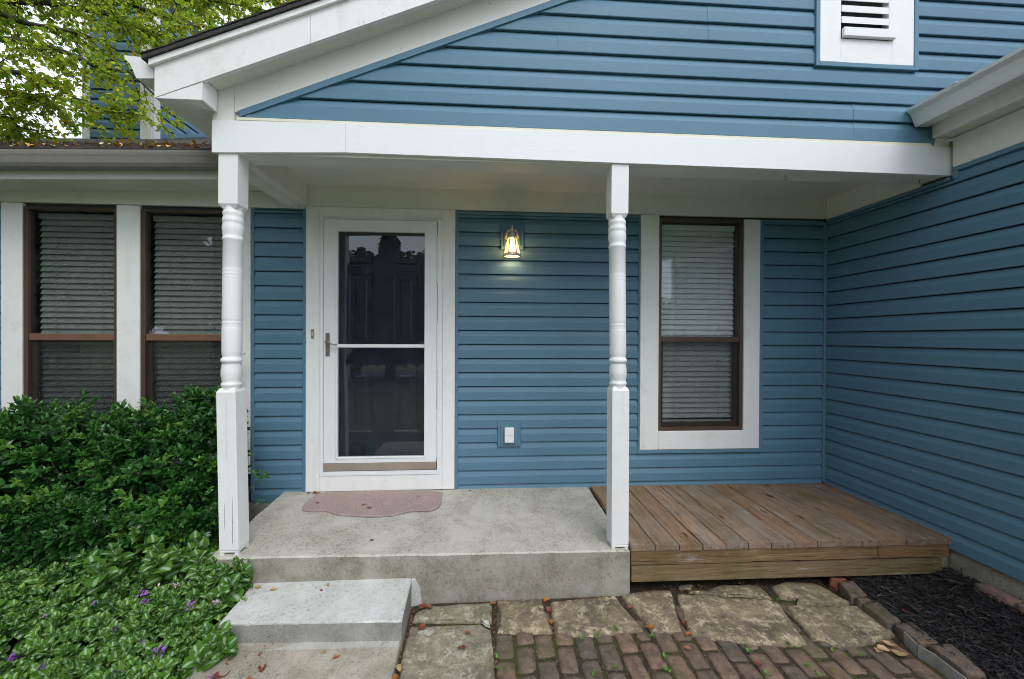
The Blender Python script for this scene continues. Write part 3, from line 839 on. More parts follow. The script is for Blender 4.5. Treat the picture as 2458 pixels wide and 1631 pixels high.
def porch_post(cx_b, cx_m, cx_t, z_foot, label):
    yc = -.866
    root = bpy.data.objects.new('porch_post', None); COL.objects.link(root); root.parent = house
    root.location = Vector((cx_b, yc, z_foot))-wpos(house); WPOS[root.name] = Vector((cx_b, yc, z_foot)); tag(root, label)
    hw = .0525
    def block(name, xa, za, xb, zb, pa=False, pb=False):
        # square block, ends pyramid-cut where they meet the turning
        rings = []
        def ring(x, z, h): rings.append([(x-h, yc-h, z), (x+h, yc-h, z), (x+h, yc+h, z), (x-h, yc+h, z)])
        if pa: ring(xa, za-.022, hw*.72)
        ring(xa, za, hw-.002 if pa else hw)
        if pa: ring(xa, za+.004, hw)
        if pb: ring(xb, zb-.004, hw)
        ring(xb, zb, hw-.002 if pb else hw)
        if pb: ring(xb, zb+.018, hw*.78)
        vs = [v for q in rings for v in q]; n = len(rings)
        fs = [(i*4+k, i*4+(k+1) % 4, (i+1)*4+(k+1) % 4, (i+1)*4+k) for i in range(n-1) for k in range(4)]
        fs += [(3, 2, 1, 0), tuple((n-1)*4+k for k in range(4))]
        o = MB().add(vs, fs).build(name, mPost, root)
        bv = o.modifiers.new('edge', 'BEVEL'); bv.width = .003; bv.segments = 2; bv.limit_method = 'ANGLE'; bv.angle_limit = math.radians(60)
        return o
    block('lower_block', cx_b, z_foot+.028, cx_m, .885, pb=True)
    block('upper_block', cx_t, 1.940, cx_t+.002, 2.236, pa=True)
    def shx(zz):
        q = (zz-.885)/(1.94-.885); return cx_m+(cx_t-cx_m)*q
    mb = MB(); n = 30; vs = []; fs = []
    for zz, rr in PROF:
        for k_ in range(n):
            a = 2*math.pi*k_/n; vs.append((shx(zz)+rr*math.cos(a), yc+rr*math.sin(a), zz))
    for i in range(len(PROF)-1):
        for k_ in range(n): fs.append((i*n+k_, i*n+(k_+1) % n, (i+1)*n+(k_+1) % n, (i+1)*n+k_))
    mb.add(vs, fs, True); mb.build('turned_shaft', mPost, root)
    ft = MB()
    ft.cbox(cx_b-.052, cx_b+.052, yc-.052, yc+.052, z_foot+.016, z_foot+.026, .002)
    for sx in (-1, 1):
        for sy_ in (-1, 1): ft.cbox(cx_b+sx*.040-.011, cx_b+sx*.040+.011, yc+sy_*.040-.011, yc+sy_*.040+.011, z_foot, z_foot+.018, .002)
    ft.build('post_foot', mGutter, root)
    return root
mPost = m_paint('white_post_paint', (.80, .80, .80), (.46, .45, .42), .38)
mHookD = m_simple('dark_wood_crack', (.06, .05, .04), .9)
p1 = porch_post(-1.448, -1.466, -1.456, -.040, 'weathered white turned post at the left end of the porch')
for xx, zz0, zz1, w2 in ((-1.427, .02, .30, .0008), (-1.470, .11, .26, .0005), (-1.462, .50, .86, .0003)):
    MB().add([(xx-w2, -.9192, zz0), (xx+w2, -.9192, zz0+.02), (xx+w2*.6-.002, -.9192, zz1), (xx-w2*.4-.002, -.9192, zz1-.03), (xx-w2, -.917, zz0), (xx+w2, -.917, zz0+.02), (xx+w2*.6-.002, -.917, zz1), (xx-w2*.4-.002, -.917, zz1-.03)], [(0, 1, 2, 3), (0, 4, 5, 1), (2, 6, 7, 3), (1, 5, 6, 2), (3, 7, 4, 0)]).build('wood_crack', mHookD, p1)
p2 = porch_post(.803, .802, .790, -.074, 'cleaner white turned post between the concrete and the deck')

# --- left wing eave and roof (slightly tilted run)
TS = .028
def tz(x, z): return z+TS*(x+2.5)
def runbar(name, x0, x1, y0, y1, z0, z1, mat, parent):
    return MB().hexa([(x0, y0, tz(x0, z0)), (x1, y0, tz(x1, z0)), (x1, y1, tz(x1, z0)), (x0, y1, tz(x0, z0)),
                      (x0, y0, tz(x0, z1)), (x1, y0, tz(x1, z1)), (x1, y1, tz(x1, z1)), (x0, y1, tz(x0, z1))]).build(name, mat, parent)
GL = [(0, .105), (0, .012), (.012, .002), (.085, 0), (.094, .012), (.100, .020), (.102, .026), (.112, .055), (.118, .068), (.122, .082), (.124, .096), (.114, .098), (.112, .085), (.104, .06), (.09, .02), (.012, .008), (.004, .105)]
g3 = gutter('gutter', GL, [((-6.5, -.300, tz(-6.5, 2.348)), (0, -1, 0)), ((-1.56, -.300, tz(-1.56, 2.348)), (0, -1, 0))], house, mGutterL)
tag(g3, 'grey weathered gutter along the left roof edge')
runbar('eave_fascia', -6.5, -1.50, -.298, -.272, 2.295, 2.455, mCream, house)
runbar('eave_soffit', -6.5, -1.50, -.272, .0, 2.312, 2.322, mCream, house)
wing = MB()
RS = .530
def rz(x, y): return tz(x, 2.462)+RS*(y+.385)
def roofquad(mb, x0, x1, y0, y1, t0, t1):
    mb.hexa([(x0, y0, rz(x0, y0)+t0), (x1, y0, rz(x1, y0)+t0), (x1, y1, rz(x1, y1)+t0), (x0, y1, rz(x0, y1)+t0),
             (x0, y0, rz(x0, y0)+t1), (x1, y0, rz(x1, y0)+t1), (x1, y1, rz(x1, y1)+t1), (x0, y1, rz(x0, y1)+t1)])
roofquad(wing, -6.8, -1.53, -.385, 1.80, -.03, -.004)
roofquad(wing, -3.9, -1.53, 1.80, 3.2, -.03, -.004)
wr = wing.build('wing_roof', mShingleB, house)
tag(wr, 'brown shingle roof edge strewn with yellow leaves')
for i in range(16):
    y0 = -.385+i*.14
    x = -6.8
    while x < -1.55:
        w = rnd.choice((.16, .22, .30)); x1 = min(x+w, -1.535)
        t0 = .0+rnd.uniform(0, .003)
        if x1 > -5.9:
            MB().hexa([(x+.004, y0, rz(x, y0)+t0+.002), (x1, y0, rz(x1, y0)+t0+.002), (x1, y0+.16, rz(x1, y0+.16)-.002), (x+.004, y0+.16, rz(x, y0+.16)-.002),
                   (x+.004, y0, rz(x, y0)+t0+.010), (x1, y0, rz(x1, y0)+t0+.010), (x1, y0+.16, rz(x1, y0+.16)+.003), (x+.004, y0+.16, rz(x, y0+.16)+.003)]).build('shingle', mShingleB, wr, recalc=False)
        x = x1
        if i > 5: break
    if i > 5: break

# --- upper storey behind the left roof
YT = 1.70
up = MB(); up.box(-4.66, -3.96, YT+.012, YT+1.30, 3.0, 5.4)
uw = up.build('upper_wall', mSheath, house)
tag(uw, 'dark blue upper storey corner behind the overhanging branches')
k = 0; z = 3.40
while z < 5.2:
    siding(uw, ('y', YT), z, E0, span(-4.63, -4.075), mSid)
    siding(uw, ('X', -3.950), z, E0, span(YT+.09, YT+1.32), mSidR)
    z += E0
bar('corner_board', -4.712, -4.632, YT-.02, YT+.01, 3.3, 5.4, mWhite, uw)
bar('corner_board', -4.072, -3.945, YT-.022, YT-.0005, 3.3, 5.4, mWhite, uw)
MB().cbox(-3.958, -3.930, YT+.0, YT+.09, 3.3, 5.4, .002).build('corner_board', mWhite, uw)
# flashing foot on the side wall
MB().hexa([(-3.95, YT+.09, rz(-3.95, YT+.09)), (-3.93, YT+.09, rz(-3.95, YT+.09)), (-3.93, YT+1.32, rz(-3.95, YT+1.32)), (-3.95, YT+1.32, rz(-3.95, YT+1.32)),
           (-3.95, YT+.09, rz(-3.95, YT+.09)+.05), (-3.93, YT+.09, rz(-3.95, YT+.09)+.05), (-3.93, YT+1.32, rz(-3.95, YT+1.32)+.05), (-3.95, YT+1.32, rz(-3.95, YT+1.32)+.05)]).build('flashing_strip', mChan, uw)

# =================================================================== PORCH FLOOR, STEP, WALKS
def slabmesh(top, zb, name, mats, b=.008, sub=26):
    """top: BL, BR, FR, FL corner points; front edge slightly chipped"""
    BL, BR, FR, FL = [Vector(p) for p in top]
    n = sub; ring = []
    def edge(a, b_): return [a.lerp(b_, i/n) for i in range(n)]
    out = edge(FL, FR)+edge(FR, BR)+edge(BR, BL)+edge(BL, FL)
    cen = (BL+BR+FR+FL)/4
    ins = []
    for i, q in enumerate(out):
        j = 1+1.3*mn.noise(q*9)
        d = Vector((math.copysign(1, cen.x-q.x) if (abs(q.x-cen.x) > .96*abs(FR.x-cen.x)) else 0, math.copysign(1, cen.y-q.y) if (abs(q.y-cen.y) > .97*abs(FR.y-cen.y)) else 0, 0))
        ins.append(q+d*b*max(.3, j))
    low = [q-Vector((0, 0, b*(.8+.8*abs(mn.noise(q*14))))) for q in out]
    bot = [Vector((q.x, q.y, zb)) for q in out]
    m = len(out); mb = MB()
    mb.add(ins, [tuple(range(m))])
    mb.add(ins+low, [(i, i+m, (i+1) % m+m, (i+1) % m) for i in range(m)], True)
    mb.add(low+bot, [(i, i+m, (i+1) % m+m, (i+1) % m) for i in range(m)], False, 1)
    return mb.build(name, mats)
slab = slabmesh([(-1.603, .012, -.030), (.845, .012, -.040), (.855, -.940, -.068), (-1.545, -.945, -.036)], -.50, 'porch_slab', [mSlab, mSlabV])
tag(slab, 'stained grey concrete porch slab in front of the door', kind='structure')
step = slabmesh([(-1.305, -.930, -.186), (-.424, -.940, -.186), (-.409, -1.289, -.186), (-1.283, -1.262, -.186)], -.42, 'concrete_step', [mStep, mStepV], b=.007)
tag(step, 'pale low concrete step in front of the porch slab', 'step')
# broken mortar patch between step and slab
MB().prism([(-.424, -.34), (-.365, -.33), (-.375, -.25), (-.405, -.19), (-.424, -.188)], 'y', -.962, -.935).build('mortar_patch', mStep, slab)
walk = slabmesh([(-1.45, -1.20, -.275), (-.414, -1.24, -.285), (-.40, -2.6, -.32), (-1.45, -2.6, -.31)], -.45, 'walkway', [mPad, mPad], b=.006)
tag(walk, 'concrete front walk in front of the step', kind='structure')
# low ledge where step meets walk
MB().hexa([(-1.20, -1.312, -.31), (-.417, -1.325, -.31), (-.417, -1.25, -.31), (-1.20, -1.24, -.31), (-1.20, -1.312, -.281), (-.417, -1.325, -.2825), (-.417, -1.25, -.2825), (-1.20, -1.24, -.281)]).build('footing_ledge', m_concrete('ledge_concrete', (.46, .45, .41), (.36, .35, .30), (.28, .28, .2), .7, .4), walk)

# ground
g = MB()
g.add([(-400, -400, -.42), (400, -400, -.42), (400, 400, -.42), (-400, 400, -.42)], [(0, 1, 2, 3)])
tag(g.build('lawn', mLawn), 'green lawn around the house', kind='structure')
def heightsheet(name, x0, x1, y0, y1, nx, ny, fz, mat):
    vs = []; fs = []
    for j in range(ny+1):
        for i in range(nx+1):
            x = x0+(x1-x0)*i/nx; y = y0+(y1-y0)*j/ny; vs.append((x, y, fz(x, y)))
    for j in range(ny):
        for i in range(nx): a = j*(nx+1)+i; fs.append((a, a+1, a+nx+2, a+nx+1))
    return MB().add(vs, fs, True).build(name, mat, recalc=False)
def m_soilmoss():
    k = NT('soil_and_moss'); p = k.pos()
    c = k.mix(k.noise(p, 40, 5, .7, .3, .7), (.030, .022, .017), (.085, .065, .048))
    g_ = k.noise(p, 5, 5, .65, .46, .58)
    c = k.mix(k.math('MULTIPLY', g_, .6), c, (.075, .085, .014))
    chips = k.noise(p, 130, 2, .5, .64, .68)
    c = k.mix(k.math('MULTIPLY', chips, .7), c, (.30, .25, .19))
    return k.done(k.bsdf(c, .95, k.bump(k.noise(p, 90, 6, .7), 1.0, .01), .2))
mSoilM = m_soilmoss()
so = heightsheet('soil', -6, 3.0, -3.2, .05, 90, 40, lambda x, y: -.339+.005*mn.noise(Vector((x*9, y*9, 0)))+(0 if x > -1.45 else .03)+(.004 if y < -1.2 else 0), mSoilM)
tag(so, 'dark soil showing in the joints and under the plants', kind='structure')

# --- flagstones
flags = bpy.data.objects.new('flagstone_path', None); COL.objects.link(flags); flags.location = (.9, -1.1, -.34); WPOS[flags.name] = Vector((.9, -1.1, -.34))
tag(flags, 'irregular flagstones set between the porch and the bricks', kind='structure')
def stone(poly, ztop, mat, label=None, rough=.006, b=.008, name='flagstone', parent=flags, shrink=.004, thick=.05):
    n = len(poly); cx_ = sum(p[0] for p in poly)/n; cy_ = sum(p[1] for p in poly)/n
    pts = []
    for i in range(n):
        a, c = poly[i], poly[(i+1) % n]; L = math.hypot(c[0]-a[0], c[1]-a[1]); m = max(2, int(L/.022))
        for j in range(m):
            t = j/m; x = a[0]+(c[0]-a[0])*t; y = a[1]+(c[1]-a[1])*t
            j_ = mn.noise(Vector((x*24, y*24, 3)))*rough+mn.noise(Vector((x*70, y*70, 8)))*rough*.5
            dx, dy = x-cx_, y-cy_; d = math.hypot(dx, dy)
            pts.append((x+dx/d*(j_-shrink), y+dy/d*(j_-shrink)))
    N = len(pts)
    def zt(x, y, k): return ztop+.008*mn.noise(Vector((x*6, y*6, 1)))+.0035*mn.noise(Vector((x*25, y*25, 5)))-k
    rings = []
    for f_, dz in ((1.0, thick), (1.0, .012), (None, .003), (.93, 0), (.72, 0), (.45, 0), (.2, 0)):
        R_ = []
        for x, y in pts:
            dx, dy = cx_-x, cy_-y; d = math.hypot(dx, dy)
            if f_ is None: x2, y2 = x+dx/d*b, y+dy/d*b
            elif f_ == 1.0: x2, y2 = x, y
            else: x2, y2 = cx_-dx*f_, cy_-dy*f_
            R_.append((x2, y2, zt(x2, y2, dz) if dz < thick else ztop-thick))
        rings.append(R_)
    vs = [v for q in rings for v in q]+[(cx_, cy_, zt(cx_, cy_, 0))]
    fs = [(i*N+k, i*N+(k+1) % N, (i+1)*N+(k+1) % N, (i+1)*N+k) for i in range(len(rings)-1) for k in range(N)]
    fs += [((len(rings)-1)*N+k, (len(rings)-1)*N+(k+1) % N, len(vs)-1) for k in range(N)]
    o = MB().add(vs, fs, True).build(name, mat, parent)
    if label: tag(o, label)
    return o
ZS = -.318
stone([(-.398, -1.098), (.034, -1.125), (.040, -.985), (-.122, -.978), (-.324, -.988), (-.395, -1.043)], ZS, mStoneG)
stone([(.054, -.954), (.325, -.963), (.345, -1.225), (.189, -1.212), (.058, -1.208), (.073, -1.092)], ZS+.002, mStone)
stone([(.366, -.985), (.547, -.972), (.760, -.956), (.778, -1.052), (.793, -1.123), (.822, -1.240), (.669, -1.253), (.47, -1.262), (.365, -1.225), (.352, -1.108)], ZS+.003, mStone)
stone([(.795, -.951), (.9, -.931), (1.045, -.925), (1.118, -.923), (1.075, -1.069), (1.018, -1.264), (.857, -1.259), (.838, -1.125)], ZS, mStone)
stone([(-.398, -1.135), (-.029, -1.135), (.024, -1.180), (.038, -1.294), (.046, -1.485), (.05, -1.95), (-.37, -1.95), (-.392, -1.458), (-.400, -1.285)], ZS+.001, mStoneG, 'large grey-green stone with a chalky white patch', b=.012)
stone([(1.215, -.935), (1.301, -.94), (1.428, -.884), (1.524, -.894), (1.671, -.883), (1.70, -.921), (1.683, -1.025), (1.624, -1.012), (1.372, -.975)], ZS-.008, mStone)
stone([(1.125, -.968), (1.273, -.985), (1.365, -1.003), (1.636, -1.052), (1.676, -1.088), (1.644, -1.206), (1.598, -1.380), (1.473, -1.377), (1.269, -1.346), (1.038, -1.285), (1.060, -1.204), (1.098, -1.06)], ZS+.006, mStone, 'largest tan flagstone in the middle of the row')
stone([(1.735, -.937), (1.852, -.893), (1.948, -.892), (2.039, -.919), (2.071, -.997), (2.072, -1.063), (2.094, -1.108), (1.912, -1.112), (1.784, -1.081), (1.82, -1.048), (1.73, -1.025)], ZS+.004, mStone)
stone([(1.695, -1.105), (1.81, -1.094), (1.924, -1.120), (2.105, -1.128), (2.135, -1.201), (2.105, -1.347), (1.999, -1.369), (1.815, -1.410), (1.761, -1.412), (1.704, -1.371), (1.647, -1.345)], ZS+.003, mStone)
stone([(1.165, -.90), (1.20, -.86), (1.29, -.87), (1.24, -.925)], ZS-.01, mStoneG)
# chalky patches on the big left stone
mChalk = m_stone('chalky_patch', (.55, .54, .48), (.70, .69, .64), (.35, .34, .28), (.3, .3, .22))
stone([(-.355, -1.185), (-.27, -1.16), (-.25, -1.19), (-.285, -1.225), (-.35, -1.215)], ZS+.0065, mChalk, thick=.012, b=.004)
stone([(-.03, -1.128), (.020, -1.13), (.024, -1.175), (-.002, -1.165)], ZS+.006, mChalk, thick=.012, b=.004)

# --- brick paving
paving = bpy.data.objects.new('brick_paving', None); COL.objects.link(paving); paving.location = (1.1, -1.45, -.36); WPOS[paving.name] = Vector((1.1, -1.45, -.36))
tag(paving, 'old mossy brown brick paving in front of the flagstones', kind='structure')
def brick_mesh(L, W, H, seed):
    r_ = random.Random(seed); mb = MB()
    nx, ny = 7, 4
    top = []
    for j in range(ny+1):
        for i in range(nx+1):
            x = -L/2+L*i/nx; y = -W/2+W*j/ny
            ed = (i in (0, nx)) or (j in (0, ny)); co = (i in (0, nx)) and (j in (0, ny))
            q = .0028 if ed else 0
            jx = r_.uniform(-.0018, .0018); jy = r_.uniform(-.0018, .0018)
            sx = -.003*math.copysign(1, x) if i in (0, nx) else 0; sy_ = -.003*math.copysign(1, y) if j in (0, ny) else 0
            if co: sx *= 2; sy_ *= 2; q = .005
            top.append((x+jx+sx, y+jy+sy_, H-q+r_.uniform(-.0010, .0010)))
    mb.add(top, [(j*(nx+1)+i, j*(nx+1)+i+1, (j+1)*(nx+1)+i+1, (j+1)*(nx+1)+i) for j in range(ny) for i in range(nx)], True)
    per = [i for i in range(nx+1)]+[(j)*(nx+1)+nx for j in range(1, ny+1)]+[ny*(nx+1)+i for i in range(nx-1, -1, -1)]+[j*(nx+1) for j in range(ny-1, 0, -1)]
    o = 0; m = len(per); side_ = []
    for a in per:
        x, y, z_ = top[a]; side_.append((x*1.012, y*1.02, z_-.005))
    for a in per:
        x, y, z_ = top[a]; side_.append((x*1.012, y*1.02, 0))
    pv = [top[a] for a in per]
    mb.add(pv+side_, [(i, i+m, (i+1) % m+m, (i+1) % m) for i in range(m)]+[(i+m, i+2*m, (i+1) % m+2*m, (i+1) % m+m) for i in range(m)], True)
    me = bpy.data.meshes.new('brick'); me.from_pydata(mb.v, [], mb.f); me.polygons.foreach_set('use_smooth', mb.sm); me.update()
    bm = bmesh.new(); bm.from_mesh(me); bmesh.ops.remove_doubles(bm, verts=bm.verts, dist=1e-5); bmesh.ops.recalc_face_normals(bm, faces=bm.faces); bm.to_mesh(me); bm.free()
    return me
BM_ = []
for q in range(6):
    me = brick_mesh(.158, .090, .05, q); me.materials.append(mBrickP); BM_.append(me)
def place(me, name, parent, x, y, z_, rz_, tilt=(0, 0), sc_=(1, 1, 1), mat=None):
    o = bpy.data.objects.new(name, me); COL.objects.link(o); o.parent = parent
    o.location = Vector((x, y, z_))-wpos(parent); o.rotation_euler = (tilt[0], tilt[1], rz_); o.scale = sc_
    if mat:
        pass
    return o
ci = 0; x = .100
while x < 2.06:
    y = -1.13-(0.0 if ci % 2 == 0 else .083)+rnd.uniform(-.012, .012)
    while y > -2.15:
        drift = (y+1.2)*(-.05+.05*(x/2)) + .006*math.sin(y*9+x*5)
        zc = -.378+.004*mn.noise(Vector((x*4, y*4, 0)))
        place(rnd.choice(BM_), 'brick', paving, x-drift*0.6, y, zc+rnd.uniform(-.003, .003), math.pi/2+rnd.uniform(-.035, .035)+rnd.choice((0, math.pi)), (rnd.uniform(-.02, .02), rnd.uniform(-.02, .02)), (rnd.uniform(.97, 1.02), rnd.uniform(.96, 1.03), 1))
        y -= .166+rnd.uniform(-.002, .005)
    ci += 1; x += .1005+rnd.uniform(-.002, .002)
# --- edging of the mulch bed
edging = thing('brick_edging', (2.17, -1.3, -.33), 'row of bricks edging the dark mulch bed, one bright red at the deck end', 'brick edging')
def ebrick(poly, z0_, z1_, mat, parent, label=None):
    o = stone(poly, z1_-.010, mat, label, rough=.0022, b=.003, name='brick', parent=parent, shrink=.001, thick=z1_-z0_)
    return o
ebrick([(2.105, -.939), (2.197, -.937), (2.208, -.962), (2.125, -.972)], -.36, -.262, mBrickR, edging, 'bright red brick at the deck end')
ebrick([(2.135, -.977), (2.237, -.968), (2.191, -1.109), (2.079, -1.116)], -.36, -.266, mBrickE, edging)
ebrick([(2.100, -1.120), (2.189, -1.117), (2.193, -1.141), (2.096, -1.168)], -.36, -.272, mBrickE, edging)
ebrick([(2.088, -1.172), (2.204, -1.148), (2.172, -1.313), (2.082, -1.320)], -.36, -.270, mBrickE, edging)
ebrick([(2.111, -1.324), (2.225, -1.316), (2.200, -1.462), (2.108, -1.456)], -.36, -.268, mBrickE, edging)
ebrick([(2.130, -1.470), (2.245, -1.472), (2.192, -1.648), (2.112, -1.640)], -.36, -.262, mBrickE, edging, 'brick with a mossy top')
ebrick([(2.12, -1.66), (2.22, -1.66), (2.20, -1.84), (2.11, -1.84)], -.36, -.265, mBrickE, edging)
row2 = thing('brick_edging', (2.88, -1.4, -.3), 'pale pinkish bricks lying along the foundation behind the mulch', 'brick edging')
mBrickK = m_brick('pinkish_brick', (.30, .19, .16), (.26, .17, .15), .05)
for ya, yb in ((-1.12, -1.29), (-1.30, -1.47), (-1.48, -1.65)):
    ebrick([(2.835, ya), (2.905, ya), (2.905, yb), (2.835, yb)], -.32, -.205, mBrickK, row2)
for i, (a, b) in enumerate((((2.099, -1.385), (2.075, -1.462)), ((2.076, -1.470), (2.090, -1.535)), ((2.086, -1.540), (2.075, -1.70)))):
    ax, ay = a; bx_, by_ = b
    o = MB().hexa([(ax, ay, -.34), (ax+.008, ay, -.34), (bx_+.008, by_, -.34), (bx_, by_, -.34), (ax, ay, -.275), (ax+.008, ay, -.275), (bx_+.008, by_, -.275), (bx_, by_, -.275)]).build('metal_edging_strip', mGalv)
    tag(o, ['short grey metal strip standing against the mulch bricks, nearest the flagstones', 'grey metal strip beside the mulch bricks, middle one of three', 'longest grey metal strip beside the mossy topped edging brick'][i], 'edging strip', 'grey metal strips beside the mulch edging')

# --- mulch
def inpoly(x, y, P):
    c = False; n = len(P); j = n-1
    for i in range(n):
        if (P[i][1] > y) != (P[j][1] > y) and x < (P[j][0]-P[i][0])*(y-P[i][1])/(P[j][1]-P[i][1])+P[i][0]: c = not c
        j = i
    return c
MP = [(2.20, -.90), (2.91, -.86), (2.91, -2.6), (2.16, -2.6), (2.18, -1.5), (2.18, -1.2)]
def mulchz(x, y): return -.288+.018*mn.noise(Vector((x*5, y*5, 0)))+.012*mn.noise(Vector((x*17, y*17, 3)))+.035*max(0, min(1, (x-2.55)/.35))
V0 = []; T0 = []; nx, ny = 60, 120
for j in range(ny+1):
    for i in range(nx+1):
        x_, y_ = 2.16+.75*i/nx, -2.6+1.74*j/ny; V0.append((x_, y_, mulchz(x_, y_)-.008))
for j in range(ny):
    for i in range(nx):
        a = j*(nx+1)+i; T0 += [(a, a+1, a+nx+2), (a, a+nx+2, a+nx+1)]
V0 = np.array(V0); T0 = np.array(T0)
ch = np.array([(0, -.5, 0), (0, .5, 0), (.5, -.42, .25), (.5, .42, .25), (1, -.2, 0), (1, .3, 0), (.5, 0, -.6)])
chT = np.array([(0, 2, 3), (0, 3, 1), (2, 4, 5), (2, 5, 3), (0, 6, 2), (1, 3, 6), (6, 4, 2), (6, 3, 5)])
pos = []
while len(pos) < 15000:
    x_, y_ = rnd.uniform(2.17, 2.91), rnd.uniform(-2.2, -.87)
    if y_ < -1.75 and rnd.random() < .7: continue
    if inpoly(x_, y_, MP): pos.append((x_, y_, mulchz(x_, y_)+rnd.uniform(-.008, .010)))
pos = np.array(pos); n = len(pos)
L = rng.uniform(.012, .055, n)*rng.choice([1, 1, 1, .5], n)
d = np.stack([rng.normal(size=n), rng.normal(size=n), rng.normal(size=n)*.25], -1)
R_ = frames(d, spin=rng.uniform(-1.2, 1.2, n))
P2 = ch.copy(); P2[:, 1] *= .14; P2[:, 2] *= .07
V1, T1 = scatter(P2, chT, R_, pos, L)
tint = np.concatenate([np.full(len(V0), .3), np.repeat(rng.uniform(0, 1, n), len(P2))])
km = NT('black_dyed_mulch'); at = km.n('ShaderNodeAttribute'); at.attribute_name = 'tint'
c_ = km.mix(at.outputs['Fac'], (.006, .006, .007), (.040, .036, .037)); c_ = km.mix(km.ramp(at.outputs['Fac'], .972, .98), c_, (.16, .10, .07))
mMulch = km.done(km.bsdf(c_, .7, None, .4))
mu = bulk('mulch', np.concatenate([V0, V1]), np.concatenate([T0, T1+len(V0)]), mMulch, col=tint)
tag(mu, 'shredded black mulch in the bed by the right wall', kind='stuff')
# short strip of soil and litter chips in the joints
pos = []
while len(pos) < 2600:
    q = rnd.random()
    if q < .25: x_, y_ = rnd.uniform(1.1, 2.15), rnd.uniform(-.93, -.86)
    elif q < .40: x_, y_ = rnd.gauss(.348, .012), rnd.uniform(-1.24, -.95)
    elif q < .55: x_, y_ = rnd.gauss(-.405, .010), rnd.uniform(-1.7, -.98)
    elif q < .65: x_, y_ = rnd.gauss(.048, .008), rnd.uniform(-1.5, -.96)
    else: x_, y_ = rnd.uniform(-.4, 2.1), rnd.uniform(-1.6, -.92)
    pos.append((x_, y_, -.338+rnd.uniform(0, .008)))
pos = np.array(pos); n = len(pos)
R_ = frames(np.stack([rng.normal(size=n), rng.normal(size=n), rng.normal(size=n)*.3], -1), spin=rng.uniform(-1, 1, n))
P2 = ch.copy(); P2[:, 1] *= .45; P2[:, 2] *= .25
V1, T1 = scatter(P2, chT, R_, pos, rng.uniform(.004, .016, n))
kl = NT('leaf_litter'); at = kl.n('ShaderNodeAttribute'); at.attribute_name = 'tint'
c_ = kl.mix(at.outputs['Fac'], (.05, .03, .02), (.22, .13, .08))
mLit = kl.done(kl.bsdf(c_, .9, None, .3))
tag(bulk('leaf_litter', V1, T1, mLit, col=np.repeat(rng.uniform(0, 1, n), len(P2))), 'crumbled leaf litter in the joints between stones', kind='stuff')

# =================================================================== DECK
deck = thing('wooden_deck', (1.9, -.5, -.30), 'low weathered wooden deck right of the concrete slab', 'deck')
def dz(x): return -.0365-.0083*(x-1.17)
xs = [.858, 1.005, 1.154, 1.297, 1.443, 1.586, 1.73, 1.877, 2.024, 2.17, 2.315, 2.462, 2.607, 2.752, 2.888]
for i, (a, b) in enumerate(zip(xs, xs[1:])):
    g_ = .0055; a2, b2 = a+g_/2+rnd.uniform(0, .001), b-g_/2-rnd.uniform(0, .001)
    yf = -.950+rnd.uniform(-.004, .004); z1_ = dz((a+b)/2)+rnd.uniform(-.0015, .0015)
    zb1 = z1_+.007
    mb = MB(); n = 8
    # chamfered long board, back end a little higher than the front
    prof = [(a2, -.034), (b2, -.034), (b2, -.004), (b2-.004, 0), (a2+.004, 0), (a2, -.004)]
    vs = []
    for k in range(n+1):
        t = k/n; y = yf+(-.022-yf)*t; cup = .0008*math.sin(k*1.7+i)
        off = math.sin(t*3.1+i*2.3)*.0008
        for (px, pz) in prof: vs.append((px+off, y, z1_+(zb1-z1_)*t+pz+cup*(1 if pz > -.01 else 0)))
    m = 6; fs = [(k*m+q, k*m+(q+1) % m, (k+1)*m+(q+1) % m, (k+1)*m+q) for k in range(n) for q in range(m)]
    fs += [tuple(range(m)), tuple(n*m+q for q in range(m-1, -1, -1))]
    mb.add(vs, fs); mb.build('deck_board', mWood, deck)
# nail heads
MB().cbox(2.890, 2.908, -.955, -.03, -.09, -.040, .003).build('edge_board', mWood, deck)
def fboard(x0, x1, z0_, z1_, y0=-.942, y1=-.905):
    sl = -.0083
    return MB().hexa([(x0, y0, z0_+sl*(x0-1.17)), (x1, y0, z0_+sl*(x1-1.17)), (x1, y1, z0_+sl*(x1-1.17)), (x0, y1, z0_+sl*(x0-1.17)),
                      (x0, y0, z1_+sl*(x0-1.17)), (x1, y0, z1_+sl*(x1-1.17)), (x1, y1, z1_+sl*(x1-1.17)), (x0, y1, z1_+sl*(x0-1.17))]).build('fascia_board', mWoodX, deck)
fboard(.862, 1.607, -.157, -.0745); fboard(1.610, 2.427, -.154, -.0745, -.938); fboard(2.430, 2.900, -.150, -.0745)
fboard(.862, 2.845, -.252, -.163, -.951)
MB().cbox(2.83, 2.92, -.925, -.84, -.40, -.150, .006).build('support_block', mSlabV, deck)
MB().box(.87, 2.82, -.86, -.83, -.25, -.08).build('rim_joist', mWoodX, deck)
nm = MB()
for i, (a, b) in enumerate(zip(xs, xs[1:])):
    for yy in (-.915, -.48):
        for xx in (a+.03, b-.03):
            zt_ = dz((a+b)/2)+.007*(yy+.95)/.93
            nm.lathe([(zt_-.002, .0032), (zt_+.0012, .0032), (zt_+.0018, .002)], xx+rnd.uniform(-.004, .004), yy+rnd.uniform(-.01, .01), 6)
no = nm.build('nail_heads', m_simple('rusty_nail', (.05, .03, .02), .7), deck)
no['kind'] = 'stuff'

